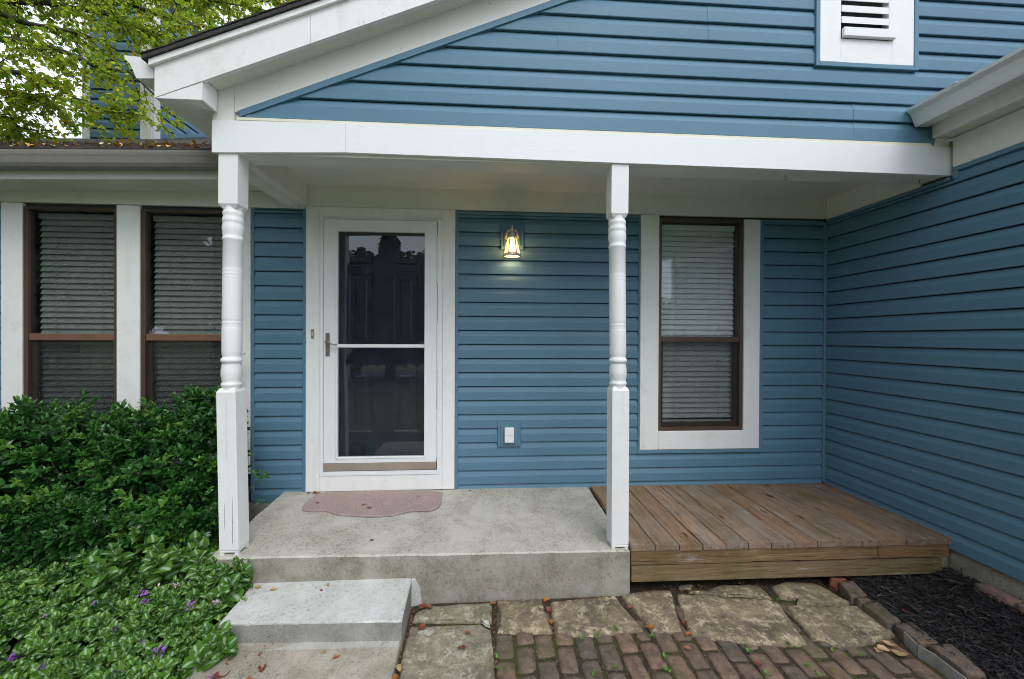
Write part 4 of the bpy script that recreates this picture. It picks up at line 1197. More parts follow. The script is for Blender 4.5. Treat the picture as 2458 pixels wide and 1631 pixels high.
# =================================================================== SMALL THINGS ON THE PORCH
def m_mat():
    k = NT('pink_rubber_mat'); p = k.pos()
    w = k.n('ShaderNodeTexVoronoi'); w.inputs['Scale'].default_value = 7.5; w.inputs['Randomness'].default_value = .8
    k.l(k.pos((1, 1.2, 1)), w.inputs['Vector'])
    ring = k.ramp(k.math('SINE', k.math('MULTIPLY', w.outputs['Distance'], 42)), -.2, .5)
    c = k.mix(k.noise(p, 6, 5, .6, .3, .7), (.37, .275, .25), (.30, .235, .22))
    c = k.mix(k.math('MULTIPLY', ring, .35), c, (.47, .38, .35))
    c = k.mix(k.math('MULTIPLY', k.noise(p, 90, 3, .7, .55, .7), .35), c, (.2, .16, .15))
    return k.done(k.bsdf(c, .85, k.bump(ring, .6, .004), .3))
right_half = [(-.345, -.030), (-.342, -.20), (-.335, -.330), (-.372, -.398), (-.470, -.402), (-.548, -.405), (-.640, -.470), (-.742, -.480), (-.830, -.480)]
cxm = -.830
outl = right_half+[(2*cxm-x, y+.02) for x, y in right_half[::-1][1:]]
outl[-1] = (2*cxm+.345, -.035)
pts = outl
for _ in range(2):               # round the outline
    q_ = []
    for i in range(len(pts)):
        a, b = pts[i], pts[(i+1) % len(pts)]
        q_ += [(a[0]*.75+b[0]*.25, a[1]*.75+b[1]*.25), (a[0]*.25+b[0]*.75, a[1]*.25+b[1]*.75)]
    pts = q_
def slabz(x, y):
    t = -y/.95; zb = -.030-.010*(x+1.6)/2.45; zf = -.036-.032*(x+1.545)/2.4
    return zb+(zf-zb)*t
mb = MB(); n = len(pts); cc = (cxm, -.2)
ins = [(x+(cc[0]-x)*.02, y+(cc[1]-y)*.03) for x, y in pts]
mb.add([(x, y, slabz(x, y)+.001) for x, y in pts]+[(x, y, slabz(x, y)+.009) for x, y in pts]+[(x, y, slabz(x, y)+.011) for x, y in ins],
       [(i, (i+1) % n, (i+1) % n+n, i+n) for i in range(n)]+[(i+n, (i+1) % n+n, (i+1) % n+2*n, i+2*n) for i in range(n)]+[tuple(2*n+i for i in range(n))])
tag(mb.build('door_mat', m_mat()), 'dusty pink scallop-edged rubber mat with swirl relief before the door', 'door mat')

# wall lamp
lamp = thing('wall_lamp', (.197, -.02, 1.83), 'lit lantern wall lamp with amber glass on the blue wall', 'wall lamp')
lb = MB(); lb.cbox(.110, .296, -.030, .0, 1.914, 2.112, .004); lb.cbox(.134, .272, -.040, -.030, 1.938, 2.088, .004)
lb.build('mounting_plate', mChan, lamp)
mLampMetal = m_simple('antique_cream_metal', (.60, .57, .50), .55, .2, 25)
lx, ly = .197, -.105
fr_ = MB(); n = 6
def hexpt(k, r_, z_): a = math.radians(60*k+30+0); return (lx+r_*math.sin(a), ly-r_*math.cos(a), z_)
for k in range(6):
    fr_.tube([hexpt(k, .034, 1.99), hexpt(k, .050, 1.93), hexpt(k, .063, 1.860)], .0042, 6)
for k in range(6):
    fr_.tube([hexpt(k, .064, 1.857), hexpt(k+1, .064, 1.857)], .0065, 6); fr_.tube([hexpt(k, .036, 1.99), hexpt(k+1, .036, 1.99)], .005, 6)
    fr_.tube([hexpt(k, .070, 1.845), hexpt(k+1, .070, 1.845)], .0055, 6)
fr_.lathe([(1.988, .038), (2.000, .032), (2.020, .018), (2.030, .012), (2.050, .010), (2.062, .011), (2.070, .006), (2.084, .0065), (2.090, .003)], lx, ly, 6, sm=False)
fr_.build('lamp_cage', mLampMetal, lamp)
ar = MB()
for s_ in (-1, 1):
    ar.tube([(lx+s_*.006, ly, 2.050), (lx+s_*.030, ly+.010, 2.045), (lx+s_*.045, ly+.03, 2.020), (lx+s_*.050, ly+.05, 1.998), (lx+s_*.044, ly+.06, 1.992)], [.009, .011, .011, .010, .008], 8)
ar.tube([(lx, ly, 2.05), (lx, ly+.05, 2.06), (lx, -.036, 2.03)], .009, 8)
ar.build('lamp_arm', m_simple('scrolled_arm_metal', (.50, .42, .33), .5, .2, 30), lamp)
kg = NT('amber_lamp_glass'); tr_ = kg.n('ShaderNodeBsdfTransparent'); tr_.inputs[0].default_value = (1, .84, .52, 1)
tl = kg.n('ShaderNodeBsdfTranslucent'); tl.inputs[0].default_value = (.95, .70, .36, 1)
gl_ = kg.n('ShaderNodeBsdfGlossy'); gl_.inputs['Roughness'].default_value = .15
mx = kg.n('ShaderNodeMixShader'); mx.inputs[0].default_value = .40; kg.l(tr_.outputs[0], mx.inputs[1]); kg.l(tl.outputs[0], mx.inputs[2])
mx2 = kg.n('ShaderNodeMixShader'); mx2.inputs[0].default_value = .05; kg.l(mx.outputs[0], mx2.inputs[1]); kg.l(gl_.outputs[0], mx2.inputs[2])
mAmber = kg.done(mx2.outputs[0])
for k in range(6):
    a0, a1 = hexpt(k, .0335, 1.989), hexpt(k+1, .0335, 1.989); m0, m1 = hexpt(k, .049, 1.93), hexpt(k+1, .049, 1.93); b0, b1 = hexpt(k, .062, 1.861), hexpt(k+1, .062, 1.861)
    MB().add([a0, a1, m1, m0, b1, b0], [(0, 1, 2, 3), (3, 2, 4, 5)]).build('glass_panel', mAmber, lamp, recalc=False)
bu = MB(); bu.lathe([(1.884, .004), (1.888, .014), (1.900, .021), (1.915, .023), (1.930, .020), (1.945, .014), (1.962, .012), (1.985, .012)], lx, ly, 16)
bu.build('bulb', m_emit('glowing_bulb', (1, .80, .52), 8), lamp)
pl = bpy.data.lights.new('lamp_light', 'POINT'); pl.energy = 1.1; pl.color = (1, .68, .36); pl.shadow_soft_size = .02
po = bpy.data.objects.new('lamp_light', pl); COL.objects.link(po); po.parent = lamp; po.location = Vector((lx, ly, 1.868))-wpos(lamp)

# outlet box
ob = thing('outdoor_outlet', (.185, -.02, .307), 'white weatherproof outlet cover in a square blue block low on the wall', 'outlet')
b_ = MB(); b_.cbox(.091, .279, -.030, .0, .307, .510, .004); b_.cbox(.114, .258, -.036, -.030, .330, .488, .003); b_.build('mounting_block', mChan, ob)
MB().cbox(.146, .222, -.058, -.036, .346, .468, .004).build('cover', mWhiteB, ob)
b_ = MB(); b_.box(.150, .220, -.0595, -.058, .404, .406); b_.cbox(.143, .148, -.060, -.040, .36, .45, .001); b_.build('cover_seam', m_simple('grey_seam', (.3, .3, .3), .6), ob)
# doorbell
db = thing('doorbell', (-1.372, -.03, 1.184), 'small narrow brass doorbell on the casing left of the storm door', 'doorbell')
MB().cbox(-1.382, -1.361, -.033, -.024, 1.184, 1.257, .002).build('plate', m_simple('aged_brass', (.42, .36, .20), .4, .15, 40, .7), db)
MB().cbox(-1.376, -1.367, -.038, -.033, 1.205, 1.236, .002).build('button', m_simple('ivory_button', (.62, .55, .38), .5), db)
# hooks under the beam
mHook = m_simple('rusty_hook_wire', (.09, .07, .06), .6, .2, 30, .5)
hk = MB(); cx_, cz_ = 1.887, 2.215
hk.tube([(cx_, -.84, 2.236), (cx_, -.84, 2.226)], .0016, 6)
hk.tube([(cx_+.011*math.cos(a), -.84, cz_+.011*math.sin(a)) for a in [math.pi/2+2*math.pi*i/16 for i in range(16)]], .0016, 6)
tag(hk.build('screw_eye', mHook), 'small round screw eye under the porch beam left of the right end', 'hook')
hk = MB(); hk.tube([(2.80, -.84, 2.238), (2.80, -.84, 2.222), (2.803, -.835, 2.212)], .002, 6)
tag(hk.build('cup_hook', mHook), 'tiny straight hook under the right end of the porch beam', 'hook')

# =================================================================== PLANTS
LEAF = np.array([(0, 0, 0), (.28, -.5, .10), (.30, 0, 0), (.28, .5, .10), (.68, -.40, .06), (.70, 0, -.03), (.68, .40, .06), (1, 0, -.12)])
LT = np.array([(0, 1, 2), (0, 2, 3), (1, 4, 5), (1, 5, 2), (2, 5, 6), (2, 6, 3), (4, 7, 5), (5, 7, 6)])
LUV = np.array([(.5, 0), (0, .28), (.5, .3), (1, .28), (.05, .68), (.5, .7), (.95, .68), (.5, 1)])
def leafproto(w, fold=1.0):
    P_ = LEAF.copy(); P_[:, 1] *= w; P_[:, 2] *= fold; return P_

def leaves_object(name, pos, dirs, ups, size, mat, parent=None, w=.5, tint=None, spin=None, fold=1.0):
    R_ = frames(dirs, ups, spin)
    V, T = scatter(leafproto(w, fold), LT, R_, pos, size)
    n = len(pos)
    tint = rng.uniform(0, 1, n) if tint is None else tint
    return bulk(name, V, T, mat, parent, uv=np.tile(LUV, (n, 1)), smooth=True, col=np.repeat(tint, 8))

def shoots(centers, normals, n_leaf=9, leaf=.05, spread=1.0, pair=False, lift=.35):
    """rosettes of leaves along a short shoot"""
    P_, D_, U_, S_, I_ = [], [], [], [], []
    for si, (c, nrm) in enumerate(zip(centers, normals)):
        ax = Vector(nrm).normalized(); a = ax.orthogonal().normalized(); b = ax.cross(a)
        ph = rnd.uniform(0, 6.28); Ls = leaf*rnd.uniform(1.0, 1.9); s0 = rnd.uniform(.65, 1.3)
        for k in range(n_leaf):
            t = k/(n_leaf-1)
            if pair: ang = ph+(k//2)*math.pi/2+(k % 2)*math.pi
            else: ang = ph+k*2.4
            op = .95-.75*t
            rad = a*math.cos(ang)+b*math.sin(ang)
            dd_ = (rad*op*spread+ax*(lift+t*.9)).normalized()+Vector((rnd.uniform(-.18, .18), rnd.uniform(-.18, .18), rnd.uniform(-.25, .08)))
            P_.append(Vector(c)+ax*(Ls*(t-.6))); D_.append(dd_); U_.append(ax+rad*-.3+Vector((0, 0, .4))); S_.append(leaf*s0*(1.05-.45*t)*rnd.uniform(.8, 1.15)); I_.append(t)
    return np.array(P_), np.array(D_), np.array(U_), np.array(S_), np.array(I_)

# --- big glossy shrub
ELL = [((-3.60, -.40, .07), (.75, .42, .53)), ((-2.90, -.36, .15), (.50, .42, .54)), ((-2.30, -.34, .09), (.50, .40, .54)), ((-2.6, -.55, -.08), (.95, .32, .28)),
       ((-1.93, -.32, .30), (.22, .28, .50)), ((-3.5, -.65, -.02), (.7, .35, .33)), ((-2.05, -.50, .02), (.30, .30, .32))]
def in_other(p, skip):
    for i, (c, r_) in enumerate(ELL):
        if i != skip and sum(((p[k]-c[k])/r_[k])**2 for k in range(3)) < .82: return True
    return False
cs, ns = [], []; deep = []
def shrub_point(hang):
    i = rnd.choices(range(len(ELL)), [5, 4, 4, 5, 1.6, 4, 2])[0]; c, r_ = ELL[i]
    v = Vector((rnd.gauss(0, 1), rnd.gauss(0, 1), rnd.gauss(0, 1))).normalized()
    if v.y > .35 or v.z < -.75: return None
    q = 1+.12*mn.noise(Vector((v.x*3+i*7, v.y*3, v.z*3)))
    p = Vector((c[0]+v.x*r_[0]*q*hang, c[1]+v.y*r_[1]*q*hang, c[2]+v.z*r_[2]*q*hang))
    if p[2] < -.30 or p[1] > -.03 or in_other(p, i) or p[0] > -1.74: return None
    return p, Vector((v.x/r_[0], v.y/r_[1], v.z/r_[2])).normalized()
while len(cs) < 3300:          # inner leaves
    q = shrub_point(rnd.uniform(.66, .90))
    if q: cs.append(tuple(q[0])); ns.append((q[1]+Vector((rnd.uniform(-.6, .6), rnd.uniform(-.5, .3), rnd.uniform(.0, .9)))).normalized())
n_deep = len(cs)
ns_ = 0
while ns_ < 430:               # outer sprays: flat fans of shoots reaching outward
    q = shrub_point(rnd.uniform(.93, 1.06))
    if not q: continue
    p, nn = q
    if mn.noise(p*4.2+Vector((5, 0, 9))) < -.28 and p.z < .55: continue
    ns_ += 1
    out = (nn+Vector((rnd.uniform(-.5, .5), rnd.uniform(-.4, .1), rnd.uniform(.0, .5)))).normalized()
    sd_1 = out.cross(Vector((0, 0, 1))).normalized(); L_ = rnd.uniform(.05, .12)
    for m in range(rnd.choice((3, 4, 5, 6))):
        w_1 = rnd.uniform(-1, 1)
        pp_ = p+out*(L_*(1-abs(w_1)*.6)*rnd.uniform(-.2, 1))+sd_1*w_1*.075+Vector((0, 0, rnd.uniform(-.02, .02)))
        if pp_.x > -1.70 or (pp_.x > -1.80 and pp_.y > -.35): continue
        cs.append(tuple(pp_)); ns.append((out+sd_1*w_1*.7+Vector((0, 0, rnd.uniform(.1, .6)))).normalized())
for px_, pz_ in ((-2.80, .74), (-2.36, .72), (-2.12, .76), (-1.84, .84), (-1.86, .78), (-3.1, .66), (-2.62, .70), (-1.80, .76), (-1.78, .70)):
    for k in range(4): cs.append((px_+rnd.uniform(-.04, .04), -.40+rnd.uniform(-.08, .08), pz_-.05*k)); ns.append(Vector((rnd.uniform(-.3, .3), -.2, 1)))
P_, D_, U_, S_, I_ = shoots(cs, ns, 9, .058)
shrub = thing('shrub', (-2.7, -.4, -.33), 'dense glossy dark green shrub under the two left windows', 'shrub')
ti = np.clip(rng.uniform(0, .55, len(P_))+I_*.30, 0, .98)*np.repeat(np.where(np.arange(len(cs)) < n_deep, .3, 1.0), 9)  # inner leaves tinted darker, shade deep in the shrub put into colour
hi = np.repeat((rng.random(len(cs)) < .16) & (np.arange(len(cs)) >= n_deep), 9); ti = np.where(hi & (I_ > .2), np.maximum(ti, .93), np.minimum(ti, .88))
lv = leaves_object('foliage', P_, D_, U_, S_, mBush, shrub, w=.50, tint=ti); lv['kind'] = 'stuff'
mb = MB()
for i in range(60):
    x_ = rnd.uniform(-3.9, -1.75); c = rnd.choice(cs)
    if abs(c[0]-x_) > .35: continue
    mb.tube([(x_, -.35, -.34), ((x_+c[0])/2+.05, (-.35+c[1])/2, (c[2]-.3)/2), c], [.008, .006, .0025], 5)
st_ = mb.build('stem', mTwig, shrub); st_['kind'] = 'stuff'
# small sprigs beside the left post
sp = thing('shrub_sprig', (-1.66, -.10, -.2), 'thin leafy sprig rising behind the left porch post', 'sprig')
mb = MB(); path = [(-1.90, -.12, .3), (-1.93, -.12, .7), (-1.895, -.12, .90), (-1.865, -.12, .985), (-1.855, -.12, 1.03)]
mb.tube(path, [.004, .003, .002, .0015, .001], 5); mb.build('stem', mTwig, sp)
pp, dd_, uu = [], [], []
for i, z_ in enumerate(np.linspace(.84, 1.05, 9)):
    t = (z_-.84)/.21; x_ = -1.905+.05*t
    for s_ in (-1, 1):
        pp.append((x_, -.12, z_)); dd_.append((s_*.9, -.3, .5)); uu.append((0, -.5, 1))
leaves_object('leaf_cluster', np.array(pp), np.array(dd_, float), np.array(uu, float), rng.uniform(.025, .042, len(pp)), mBush, sp, w=.6, tint=rng.uniform(.3, .9, len(pp)))
sp2 = thing('shrub_sprig', (-1.60, -.30, -.30), 'low green sprig poking past the left post near the slab', 'sprig')
cs2 = [(-1.625, -.28, .18), (-1.60, -.27, .20), (-1.64, -.30, .22), (-1.60, -.25, -.02), (-1.63, -.28, .02), (-1.61, -.26, .05), (-1.64, -.25, -.08), (-1.655, -.22, .12)]
cs2 = cs2[:5]
a_, b_2, c_2, d_2, e_2 = shoots(cs2, [Vector((.4, -.5, .7))]*len(cs2), 7, .042)
leaves_object('leaf_cluster', a_, b_2, c_2, d_2, mBush, sp2, w=.5, tint=np.clip(rng.uniform(.4, .97, len(a_)), 0, 1))['kind'] = 'stuff'

# --- silver-striped ground cover
def lam_ok(x, y):
    if x > -1.585 and y > -.955: return False
    if x > -1.30+.03 and y > -1.30: return False
    if y < -1.30 and x > -1.24-.10*(-1.30-y)/.3: return False
    if y > -.42-.0*(x) : return False
    return x > -3.0 and y > -2.25
def lamz(x, y):
    h_ = -.30+.10+.07*mn.noise(Vector((x*3.1, y*3.1, 2)))+.045*mn.noise(Vector((x*8, y*8, 4)))
    h_ += .05*math.exp(-((x+1.5)**2+(y+1.02)**2)/.06)
    h_ += .07*max(0, min(1, (y+1.45)/.5))*max(0, min(1, (-1.7-x)/.4))
    e = min(1, max(0, (-1.24-x)/.10)) if y < -1.3 else min(1, max(0, (-1.26-x)/.05))
    return h_-.05*(1-e)
cs, ns = [], []
while len(cs) < 2100:
    x_, y_ = rnd.uniform(-2.9, -1.12), rnd.uniform(-2.1, -.42)
    if not lam_ok(x_, y_): continue
    z_ = lamz(x_, y_)-abs(rnd.gauss(0, .028))
    cs.append((x_, y_, z_)); ns.append(Vector((rnd.uniform(-.45, .45), rnd.uniform(-.7, .15), 1)))
n_small = len(cs)
P_, D_, U_, S_, I_ = shoots(cs, ns, 8, .049, 1.35, pair=True, lift=.10)
# taller stalks leaning over the step and slab corner
cs3, ns3 = [], []
for bx_, by_, bz_, nn_ in ((-1.325, -1.01, -.09, (.35, -.2, 1)), (-1.36, -1.00, -.05, (.1, -.2, 1)), (-1.39, -1.03, -.07, (-.1, -.3, 1)), (-1.345, -1.07, -.12, (.4, -.4, .8)), (-1.42, -1.08, -.08, (0, -.3, 1)), (-1.46, -1.02, -.05, (0, -.3, 1)),
                           (-1.50, -1.06, -.06, (-.1, -.3, 1)), (-1.55, -1.00, -.03, (0, -.3, 1)), (-1.62, -.95, -.02, (0, -.3, 1)), (-1.36, -1.13, -.13, (.3, -.5, .8)), (-1.235, -1.335, -.20, (.5, -.1, .8)), (-1.25, -1.37, -.21, (.5, -.3, .8)), (-1.27, -1.42, -.22, (.4, -.4, .8)), (-1.20, -1.35, -.24, (.6, -.3, .6)),
                           (-1.66, -.85, -.02, (0, -.4, 1)), (-1.85, -.90, .0, (0, -.4, 1)), (-2.0, -.98, .02, (.1, -.4, 1)), (-2.08, -1.05, .03, (-.1, -.4, 1)), (-1.98, -1.1, .0, (0, -.5, 1)), (-1.72, -.92, -.01, (0, -.4, 1)), (-1.78, -1.0, -.02, (0, -.4, 1))):
    cs3.append((bx_, by_, bz_)); ns3.append(Vector(nn_)); cs3.append((bx_+.01, by_+.02, bz_-.05)); ns3.append(Vector(nn_))
P3, D3, U3, S3, I3 = shoots(cs3, ns3, 8, .070, 1.25, pair=True, lift=.15)
Pc, Dc, Uc, Sc = [np.concatenate(q) for q in ((P_, P3), (D_, D3), (U_, U3), (S_, S3))]
tl_ = np.clip(np.concatenate([np.repeat(rng.uniform(.0, .9, len(cs)), 8), np.repeat(rng.uniform(.15, .6, len(cs3)), 8)])+rng.uniform(-.12, .12, len(Pc)), 0, 1)
gc = leaves_object('ground_cover', Pc, Dc, Uc, Sc, mLam, w=1.0, tint=tl_, fold=1.1)
tag(gc, 'silver striped green ground cover spilling beside the step', kind='stuff')

# --- flower heads
PET = np.array([(0, 0, 0), (.5, -.28, .12), (.5, .28, .12), (1, -.16, -.1), (1, .16, -.1)]); PT = np.array([(0, 1, 2), (1, 3, 4), (1, 4, 2)])
def flower(x, y, z_, mat, label, s=1.0):
    n = 15; d = rng.normal(size=(n, 3)); d[:, 2] = np.abs(d[:, 2])*.7+.1
    pz = np.array([(x, y, z_)])+rng.normal(size=(n, 3))*np.array([.009, .009, .007])*s
    V, T = scatter(PET, PT, frames(d, spin=rng.uniform(-1, 1, n)), pz, rng.uniform(.010, .017, n)*s)
    o = bulk('flower_head', V, T, mat); tag(o, label, 'flower')
    return o
mPur = m_simple('purple_petal', (.28, .08, .42), .6, .3, 60); mPnk = m_simple('pale_pink_petal', (.52, .33, .45), .6, .3, 60)
PURP = [(-1.756, -1.107, 1.3, 'largest purple flower cluster, midway between the shrub and the step'), (-1.681, -1.178, .8, 'purple flowers just below the largest purple cluster'), (-2.128, -.946, .9, 'purple flower at the foot of the dark shrub below an orange leaf'),
        (-1.929, -1.164, .7, 'small purple flower left of the largest purple cluster'), (-1.441, -1.218, 1.1, 'bright purple flower left of the concrete step edge'), (-2.054, -1.392, 1.3, 'wide purple flower cluster near the left edge of the bed'),
        (-1.404, -1.442, 1.2, 'wide purple flower low in the bed left of the walk'), (-1.492, -1.424, .6, 'tiny purple flower beside the wide one left of the walk'), (-1.868, -1.455, .8, 'small purple flower below the wide cluster at far left'),
        (-1.755, -1.587, .9, 'purple flower at the bottom of the bed, far left'), (-1.448, -1.595, .8, 'purple flower at the very bottom of the bed'), (-1.166, -1.49, .6, 'tiny purple flower on the sprig over the walk'),
        (-1.726, -1.291, .6, 'faint purple flower in the middle of the bed'), (-2.127, -1.194, .6, 'faint purple flower in the shaded left of the bed')]
PINK = [(-1.671, -.90, 1.1, 'pale pink flower head by the slab corner'), (-1.79, -.80, .9, 'pale pink flower in the shade of the shrub'), (-1.719, -1.057, 1.2, 'tall pale pink flower spike beside the purple cluster'), (-1.606, -1.087, .8, 'pale pink flower in the bed centre, right of the spike'),
        (-1.336, -1.198, 1.0, 'pale pink flower close to the step side'), (-1.382, -1.014, .6, 'tiny pale pink flower on leaves over the slab corner'), (-1.324, -.985, .7, 'pale pink flower on the sprig over the step')]
for L_, m_ in ((PURP, mPur), (PINK, mPnk)):
    for x_, y_, s_, lab in L_:
        z_ = max(lamz(x_, y_)+.028, -.25)
        if (x_ > -1.5 and y_ > -1.1): z_ = -.045
        flower(x_, y_, z_, m_, lab, s_)

# --- overhanging tree
tree = thing('leafy_tree', (-6.2, -.6, -.42), 'green and yellow leafy tree reaching its branches over the left roof', 'tree')
BR = [[(-4.72, 0.7, 4.21), (-4.48, 0.7, 4.15), (-4.17, 0.7, 4.07), (-3.88, 0.7, 4.03), (-3.67, 0.7, 3.97), (-3.45, 0.7, 3.87)],
      [(-4.48, 0.5, 3.81), (-4.25, 0.5, 3.8), (-3.96, 0.5, 3.75), (-3.68, 0.5, 3.69), (-3.42, 0.5, 3.57), (-3.18, 0.5, 3.55), (-3.0, 0.5, 3.37), (-2.84, 0.5, 3.28)],
      [(-4.31, 0.9, 4.43), (-3.79, 0.9, 4.36), (-3.59, 0.9, 4.32), (-3.44, 0.9, 4.26), (-3.22, 0.9, 4.21)],
      [(-4.36, 0.4, 3.48), (-4.14, 0.4, 3.47), (-3.91, 0.4, 3.43), (-3.74, 0.4, 3.37), (-3.59, 0.4, 3.27), (-3.45, 0.4, 3.19), (-3.27, 0.4, 3.14), (-3.09, 0.4, 3.12)],
      [(-4.28, 1.0, 4.66), (-4.01, 1.0, 4.56), (-3.6, 1.0, 4.54), (-3.29, 1.0, 4.43), (-3.05, 1.0, 4.36), (-2.77, 1.0, 4.37)],
      [(-4.6, 0.6, 3.42), (-4.36, 0.6, 3.4), (-4.18, 0.6, 3.38), (-4.0, 0.6, 3.34), (-3.86, 0.6, 3.24)],
      [(-3.77, 1.2, 4.9), (-3.34, 1.2, 4.83), (-2.9, 1.2, 4.77), (-2.45, 1.2, 4.73)],
      [(-4.6, 0.6, 3.21), (-4.36, 0.6, 3.17), (-4.24, 0.6, 3.1), (-4.12, 0.6, 3.05)],
      [(-4.9, 0.9, 4.51), (-4.44, 0.9, 4.48), (-4.05, 0.9, 4.56), (-3.79, 0.9, 4.52)],
      [(-3.49, 1.3, 5.04), (-2.96, 1.3, 4.94), (-2.51, 1.3, 4.90), (-2.05, 1.3, 4.94), (-1.75, 1.3, 5.0)]]
hub = Vector((-5.9, -.1, 3.6))
tk = MB(); tk.tube([(-6.2, -.6, -.45), (-6.15, -.55, .6), (-6.1, -.45, 1.8), (-6.0, -.3, 2.8), hub, (-5.7, .1, 4.6), (-5.5, .4, 5.8)], [.19, .15, .13, .12, .11, .08, .05], 12)
tk.build('trunk', mBark, tree)
tw_rng = random.Random(5)
lp, ld, ls = [], [], []
twigs = MB()
def add_leaf(p, d):
    lp.append(p); ld.append(d); ls.append(tw_rng.uniform(.030, .052))
for bi, br in enumerate(BR):
    b = MB(); pts_ = [Vector(p) for p in br]
    # densify with wobble
    q = []
    st0 = pts_[0]; root = hub.lerp(st0, .5)+Vector((0, .1, .08))
    chain = ([hub, root]+pts_) if bi not in (6, 9) else ([Vector((-5.4, .6, 5.4)), (Vector((-5.4, .6, 5.4))+st0)/2+Vector((0, 0, .1))]+pts_)
    for a, c in zip(chain, chain[1:]):
        for t in (0, .5): q.append(a.lerp(c, t)+Vector([tw_rng.uniform(-.012, .012) for _ in range(3)]))
    q.append(chain[-1])
    r0_ = (.040, .040, .038, .028, .034, .022, .024, .020, .028, .024)[bi]
    rr = [max(.004, r0_*(1-.86*i/(len(q)-1))) for i in range(len(q))]
    b.tube(q, rr, 7); b.build('branch', mBark, tree)
    # twigs
    vis = q[3:]
    nt = (40, 44, 46, 44, 60, 40, 90, 30, 46, 90)[bi]
    for k in range(nt+24):
        if k == nt: vis = q[1:5]
        i = min(int(tw_rng.random()*(len(vis)-1)), len(vis)-2); p0 = vis[i].lerp(vis[i+1], tw_rng.random())
        ax = (vis[i+1]-vis[i]).normalized()
        d = (ax*tw_rng.uniform(.1, 1.1)+Vector((tw_rng.uniform(-.5, .5), tw_rng.uniform(-1, .9), tw_rng.uniform(-.95, .55)))).normalized()
        L_ = tw_rng.uniform(.14, .46); seg = [p0]; dd2 = d.copy()
        for s_ in range(5):
            dd2 = (dd2+Vector((tw_rng.uniform(-.3, .3), tw_rng.uniform(-.3, .3), tw_rng.uniform(-.26, .16)))).normalized(); seg.append(seg[-1]+dd2*L_/5)
        twigs.tube(seg, [.0042, .0036, .003, .0024, .002, .0012], 4, caps=False)
        for s_ in range(1, 6):
            for _ in range(tw_rng.choice((2, 3, 4))):
                pp_ = seg[s_-1].lerp(seg[s_], tw_rng.random()); add_leaf(pp_, (dd2*.5+Vector((tw_rng.uniform(-1, 1), tw_rng.uniform(-1, 1), tw_rng.uniform(-1.1, .35)))))
            if tw_rng.random() < .55:
                e_ = seg[s_]+Vector((tw_rng.uniform(-.11, .11), tw_rng.uniform(-.11, .11), tw_rng.uniform(-.12, .06)))
                twigs.tube([seg[s_], e_], [.002, .001], 3, caps=False)
                for _ in range(5): add_leaf(seg[s_].lerp(e_, tw_rng.uniform(.3, 1.05)), Vector((tw_rng.uniform(-1, 1), tw_rng.uniform(-1, 1), tw_rng.uniform(-1, .4))))
    # dangling tips
tw = twigs.build('twig', mBark, tree, recalc=False); tw['kind'] = 'stuff'
# outer crown beyond the frame (seen only as shade and in reflections)
for _ in range(9000):
    v = Vector((tw_rng.gauss(0, 1), tw_rng.gauss(0, 1), tw_rng.gauss(0, 1))).normalized()*tw_rng.uniform(.55, 1)
    p = Vector((-6.0, -2.0, 5.2))+Vector((v.x*2.8, v.y*2.6, v.z*1.7))
    if p.x > -1.42*(p.y+3.24)-.3 or p.x > -3.2: continue
    add_leaf(p, Vector((tw_rng.uniform(-1, 1), tw_rng.uniform(-1, 1), tw_rng.uniform(-1, .4)))); ls[-1] = .12
lp, ld, ls = np.array([tuple(x) for x in lp]), np.array([tuple(x) for x in ld]), np.array(ls)
tt = rng.uniform(0, 1, len(lp)); 
cr = leaves_object('crown', lp, ld, np.tile([0., .3, 1.], (len(lp), 1)), ls, mTreeLeaf, tree, w=.62, tint=tt, spin=rng.uniform(-1.3, 1.3, len(lp))); cr['kind'] = 'stuff'

# yellow leaves lying on the left roof
n = 330
xr = rng.uniform(-4.6, -1.6, n); yr = -.37+np.abs(rng.normal(0, .35, n)); 
pr = np.array([(x_, y_, rz(x_, y_)+.016) for x_, y_ in zip(xr, yr)])
dr = np.stack([rng.normal(size=n), rng.normal(size=n), rng.normal(size=n)*.3+.35], -1)
kr = NT('fallen_roof_leaf'); at = kr.n('ShaderNodeAttribute'); at.attribute_name = 'tint'
cc_ = kr.mix(at.outputs['Fac'], (.55, .36, .04), (.45, .16, .03)); cc_ = kr.mix(kr.ramp(at.outputs['Fac'], .75, .8), cc_, (.55, .45, .28))
mRoofLeaf = kr.done(kr.bsdf(cc_, .6, None, .3))
tag(leaves_object('roof_leaves', pr, dr, np.tile([0., 0, 1.], (n, 1)), rng.uniform(.015, .05, n), mRoofLeaf, w=.6), 'yellow and orange fallen leaves scattered on the left roof', kind='stuff')

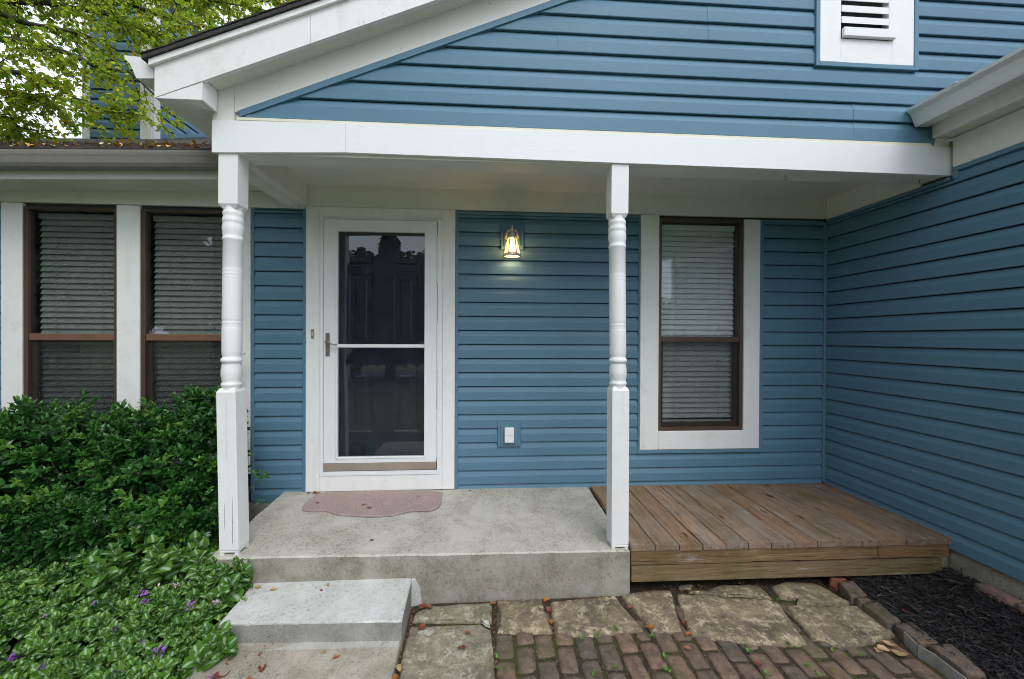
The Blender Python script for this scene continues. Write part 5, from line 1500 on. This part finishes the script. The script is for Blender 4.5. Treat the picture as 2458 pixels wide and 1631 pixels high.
# --- fallen leaves
def m_fall(name, c): return m_simple(name, c, .6, .35, 40)
mFO = m_fall('orange_dry_leaf', (.32, .11, .035)); mFB = m_fall('brown_dry_leaf', (.17, .06, .03)); mFY = m_fall('tan_dry_leaf', (.38, .26, .13)); mFR = m_fall('red_brown_leaf', (.19, .05, .03))
def curled(x, y, z_, s, mat, label, rot=None, group=None):
    rot = rnd.uniform(0, 6.28) if rot is None else rot
    nx, ny = 6, 4; vs = []; fs = []
    cu = rnd.uniform(.6, 1.5); tw2 = rnd.uniform(-.8, .8)
    for j in range(ny+1):
        for i in range(nx+1):
            u_ = i/nx; v_ = (j/ny-.5)*2
            w_2 = .34*math.sin(math.pi*min(1, u_*.93+.07))**.8*(1+.15*math.sin(i*2.1+rot*3))
            a = v_*cu
            lx_ = (u_-.5); ly_ = w_2*math.sin(a)/max(cu, .01); lz_ = w_2*(1-math.cos(a))*.8+.10*(u_-.5)**2*4*.6+.05*math.sin(u_*5+rot)+v_*tw2*.08
            vs.append((lx_*s, ly_*s*1.2, lz_*s+.002))
    for j in range(ny):
        for i in range(nx): a = j*(nx+1)+i; fs.append((a, a+1, a+nx+2, a+nx+1))
    c_, s2 = math.cos(rot), math.sin(rot); zmin = min(v[2] for v in vs)
    vs = [(x+v[0]*c_-v[1]*s2, y+v[0]*s2+v[1]*c_, z_+v[2]-zmin+.0005) for v in vs]
    mb = MB().add(vs, fs, True); mb.tube([vs[(nx+1)*(ny//2)], (vs[(nx+1)*(ny//2)][0]-c_*s*.3, vs[(nx+1)*(ny//2)][1]-s2*s*.3, z_+.002)], [.0008, .0005], 3, caps=False)
    o = mb.build('fallen_leaf', mat, None, recalc=False)
    tag(o, label, 'leaf', group or 'fallen dry leaves')
    return o
FL = [(-1.195, -1.335, .020, .040, mFR, 'red-brown curled leaf at the left foot of the step'), (-1.165, -1.350, 0, .045, mFY, 'golden brown leaf on the walk just below the step'), (-1.125, -1.345, 0, .03, mFO, 'small orange leaf next to the golden one below the step'),
      (-1.105, -1.335, 0, .025, mFB, 'small brown leaf fragment against the foot of the step'), (-1.042, -1.335, 0, .03, mFB, 'dark upright leaf fragment at the step foot'), (-1.165, -1.395, 0, .035, mFB, 'dark brown leaf left on the walk'),
      (-1.158, -1.440, 0, .070, mFR, 'long rust-brown leaf on the walk near the plants'), (-.995, -1.415, 0, .050, mFR, 'dark red folded leaf in the middle of the walk'), (-1.015, -1.490, 0, .065, mFO, 'bright orange leaf near the bottom of the walk'),
      (-1.205, -1.50, 0, .04, mFO, 'orange leaf half under the plants at the walk edge'), (-.687, -1.372, 0, .035, mFO, 'small orange leaf on the walk near the right side'), (-.76, -1.335, 0, .028, mFY, 'yellowish leaf at the foot of the step, right part')]
for x_, y_, dz_, s_, m_, lab in FL: curled(x_, y_, -.283-.02*max(0, (-1.24-y_))+.0+(.012 if y_ > -1.335 else 0), s_, m_, lab)
for x_, y_, s_, m_, lab in ((-1.252, -.985, .035, mFY, 'tan leaf at the back left of the step'), (-1.155, -1.01, .035, mFY, 'tan leaf on the step right of the plants'), (-.876, -.99, .025, mFY, 'small tan leaf at the back of the step'), (-.895, -1.03, .018, mFB, 'speck-sized brown leaf on the pale step')):
    curled(x_, y_, -.185, s_, m_, lab)
for x_, y_, s_, m_, lab in ((-1.388, -.05, .03, mFR, 'small red leaf at the left corner of the door casing'), (-1.345, -.045, .045, mFB, 'brown leaf against the threshold, left of the mat'), (-1.322, -.05, .04, mFO, 'orange leaf against the threshold beside the brown one'),
                            (-.13, -.05, .022, mFB, 'small brown leaf against the wall right of the mat'), (-.695, -.782, .022, mFB, 'tiny dark leaf alone on the middle of the slab')):
    curled(x_, y_, slabz(x_, y_)+.001, s_, m_, lab)
for x_, y_, s_, m_, lab in ((-1.237, -.259, .03, mFB, 'brown leaf at the left of the pink mat'), (-.891, -.311, .03, mFO, 'orange leaf in the middle of the pink mat'), (-.835, -.362, .032, mFB, 'dark brown leaf beside the orange one on the pink mat'), (-.516, -.168, .018, mFB, 'dark speck of leaf on the right of the pink mat')):
    curled(x_, y_, slabz(x_, y_)+.011, s_, m_, lab)
FS = [(-.354, -1.005, .05, mFR, 'red-brown leaf at the slab corner beside the step'), (-.320, -1.015, .05, mFB, 'brown leaf in the litter at the slab corner'), (.041, -1.0, .04, mFO, 'orange leaf in the joint at the second flagstone'),
      (.350, -.995, .05, mFO, 'orange curled leaf in the wide joint against the slab'), (.348, -1.165, .035, mFO, 'orange leaf low in the joint between the second and third flagstones'), (.348, -1.07, .04, mFB, 'brown leaf midway in the joint between two flagstones'), (.803, -1.085, .035, mFR, 'red leaf on the joint in front of the right slab corner'),
      (.852, -1.235, .055, mFO, 'big orange leaf standing where a flagstone meets the bricks'), (-.091, -1.215, .03, mFO, 'small orange leaf on the big grey-green stone'), (-.117, -1.313, .04, mFR, 'red-brown leaf in the middle of the big grey-green stone'), (-.395, -1.417, .045, mFY, 'tan leaf in the joint left of the big grey-green stone'),
      (-.400, -1.475, .05, mFO, 'orange leaf in the joint between walk and big stone'), (-.33, -1.165, .05, mFR, 'red-brown leaves at the top of the big grey-green stone'), (1.215, -.945, .035, mFY, 'tan leaf on the soil under the deck edge'), (1.049, -1.215, .04, mFR, 'red leaf left of the largest tan flagstone'),
      (1.032, -1.292, .04, mFO, 'orange leaf at the left tip of the largest tan flagstone'), (2.095, -.985, .05, mFR, 'red-brown leaf beside the bright red edging brick'), (.983, -1.381, .03, mFO, 'bright orange leaf lying on the bricks'), (1.259, -1.490, .04, mFR, 'reddish leaf on the bricks at the bottom')]
for x_, y_, s_, m_, lab in FS: curled(x_, y_, -.3125 if y_ < -1.1 or True else -.33, s_, m_, lab)
for i, (x_, y_, s_) in enumerate(((1.996, -1.405, .06), (1.911, -1.438, .05), (1.985, -1.460, .055), (1.937, -1.435, .05))):
    curled(x_, y_, -.322, s_, mFY, ('topmost pale leaf of the little heap below the right-hand flagstone', 'leftmost pale leaf of the little heap below the right-hand flagstone', 'rightmost pale leaf of the little heap below the right-hand flagstone', 'middle pale leaf of the little heap below the right-hand flagstone')[i], group='heap of pale tan leaves below the right-hand flagstone')
for x_, y_, lab in ((2.274, -1.24, 'orange-red leaf on the black mulch, left one'), (2.366, -1.222, 'orange-red leaf on the black mulch, right one')): curled(x_, y_, mulchz(x_, y_)+.004, .04, mFR, lab)

# --- weeds in the joints
mWeed = m_leaf('weed_leaf', (.06, .17, .02), (.13, .28, .04), .5, .3, .4)
WD = [(.668, -1.233), (.575, -1.288), (.481, -1.286), (.053, -1.37), (.055, -1.435), (.837, -1.288), (.847, -1.428), (.825, -1.492), (.589, -1.462), (.273, -1.403), (.483, -1.495),
      (1.688, -1.058), (1.272, -1.37), (1.267, -1.41), (1.509, -1.388), (1.483, -1.514), (1.49, -1.55), (1.27, -1.549), (1.586, -1.524), (1.724, -1.462), (1.798, -1.458), (1.681, -1.429)]
WL_ = ['green weed between the bricks and the third flagstone, beside the orange leaf', 'weed in the second brick row left of the orange leaf', 'weed below the right half of the third flagstone', 'upper of three weeds in the joint between big stone and bricks', 'lowest weed in the joint between big stone and bricks',
       'weed at the tip where the narrow flagstone meets the bricks', 'weed in the brick joint below the narrow flagstone', 'weed low in the brick joint below the narrow flagstone', 'weed near the bottom edge in the middle brick joints', 'weed in the third brick joint from the big stone', 'weed at the bottom edge in the fifth brick joint',
       'single green sprout on the soil between the back flagstones', 'weed at the lower edge of the largest tan flagstone', 'weed one joint below the largest tan flagstone', 'weed right of centre below the largest tan flagstone', 'weed in the lower brick rows under the largest flagstone', 'lowest weed under the right end of the largest flagstone',
       'tall bright weed at the bottom edge of the photo', 'weed at the bottom between the two large flagstones', 'weed left of the heap of tan leaves', 'weed closest to the heap of tan leaves', 'weed just below the pointed tip of the right flagstone']
for i, (x_, y_) in enumerate(WD):
    n = rnd.choice((4, 5, 7)); an = rng.uniform(0, 6.28, n)
    d = np.stack([np.cos(an), np.sin(an), rng.uniform(.3, 1.2, n)], -1)
    o = leaves_object('weed', np.tile([x_, y_, -.330], (n, 1))+rng.normal(size=(n, 3))*[.006, .006, .001]+[0, 0, .012], d, np.tile([0, 0, 1.], (n, 1)), rng.uniform(.010, .024, n), mWeed, w=.6, tint=rng.uniform(0, 1, n))
    tag(o, WL_[i], 'weed', 'tiny weeds in the paving joints')

# =================================================================== WHAT LIES BEHIND THE CAMERA (shows in the glass)
dr_ = MB(); dr_.box(-15, -6, -9.5, -5.0, -.42, -.40); dr_.box(3.2, 9, -11, -2.9, -.42, -.40); tag(dr_.build('driveway', mDrive), 'pale concrete driveway in front of the house', kind='structure')
rd = MB(); rd.box(-60, 60, -16, -11, -.42, -.405); tag(rd.build('street', m_simple('asphalt', (.05, .05, .05), .9)), 'asphalt street beyond the driveway', kind='structure')
def far_tree(x, y, h_, r_, conifer, label, n=2600):
    t = thing('street_tree', (x, y, -.42), label, 'tree', 'trees across the street')
    mb = MB(); mb.tube([(x, y, -.42), (x+.1, y, h_*.35), (x, y+.1, h_*.7), (x, y, h_*.95)], [.22, .17, .10, .03], 8); mb.build('trunk', mBark, t)
    P_, D_ = [], []
    while len(P_) < n:
        if conifer:
            q = rnd.random()**.7; z_ = h_*(1-q)*.92+h_*.06; R__ = r_*q*(1+.25*math.sin(z_*5)); a = rnd.uniform(0, 6.28); rr_ = R__*rnd.uniform(.5, 1)
            P_.append((x+rr_*math.cos(a), y+rr_*math.sin(a), z_)); D_.append((math.cos(a), math.sin(a), -.4+rnd.uniform(-.3, .3)))
        else:
            v = Vector((rnd.gauss(0, 1), rnd.gauss(0, 1), rnd.gauss(0, 1))).normalized()*rnd.uniform(.6, 1)
            p = Vector((x+v.x*r_, y+v.y*r_, h_*.62+v.z*h_*.38))
            if mn.noise(p*.9) < -.12: continue
            P_.append(tuple(p)); D_.append((rnd.uniform(-1, 1), rnd.uniform(-1, 1), rnd.uniform(-1, .3)))
    o = leaves_object('crown', np.array(P_), np.array(D_), np.tile([0, 0, 1.], (n, 1)), rng.uniform(.22, .5, n), mFarD if conifer else mFar, t, w=.6, spin=rng.uniform(-1, 1, n)); o['kind'] = 'stuff'
far_tree(-2.1, -12.6, 4.7, 1.8, False, 'round dark tree mirrored at the right of the storm door glass', 4500)
far_tree(-5.2, -12.8, 4.6, 2.0, False, 'round dark tree mirrored at the left of the storm door glass', 4500)
far_tree(-3.7, -12.2, 5.2, 1.3, True, 'pointed conifer mirrored in the middle of the storm door glass', 4500)
far_tree(-9.0, -10.5, 8.5, 3.2, False, 'tall tree mirrored in the left windows', 9000)
far_tree(-15.5, -12.5, 5.0, 3.2, False, 'low broad tree filling the far left street edge', 7000)
far_tree(-10.5, -13.5, 4.4, 2.6, False, 'low bushy tree behind the tall one across the street', 6000)
far_tree(-11.5, -7.5, 7.5, 2.8, False, 'leafy tree standing beside the far driveway', 7000)
far_tree(-13.5, -10, 9.5, 4.0, False, 'wide tree mirrored at the edge of the left windows', 5000)
far_tree(-13.0, -4.0, 9.5, 3.8, False, 'large tree to the left of the front yard', 5000)
far_tree(5.0, -26, 3.4, 1.8, False, 'green tree mirrored in the tall window over the deck')
far_tree(18.5, -34, 5.5, 3.2, False, 'tree beside the pale house across the street')
nh = thing('neighbour_house', (10.0, -38, -.42), 'pale house across the street mirrored in the right window', 'house')
m_ = MB(); m_.box(6.5, 15, -43, -38, -.42, 2.4); m_.prism([(6.2, 2.4), (15.3, 2.4), (10.75, 5.0)], 'y', -43.3, -37.7)
m_.build('wall', m_simple('pale_siding', (.6, .6, .58), .7), nh)
m_ = MB(); m_.hexa([(5.9, -43.5, 2.3), (5.9, -37.5, 2.3), (10.75, -37.5, 5.05), (10.75, -43.5, 5.05), (5.9, -43.5, 2.45), (5.9, -37.5, 2.45), (10.75, -37.5, 5.2), (10.75, -43.5, 5.2)])
m_.hexa([(15.6, -43.5, 2.3), (15.6, -37.5, 2.3), (10.75, -37.5, 5.05), (10.75, -43.5, 5.05), (15.6, -43.5, 2.45), (15.6, -37.5, 2.45), (10.75, -37.5, 5.2), (10.75, -43.5, 5.2)])
m_.build('roof', mShingle, nh)
for wx in (7.6, 9.6, 12.6): MB().cbox(wx, wx+1.0, -38.06, -37.98, .6, 1.9, .01).build('window', mDark, nh)
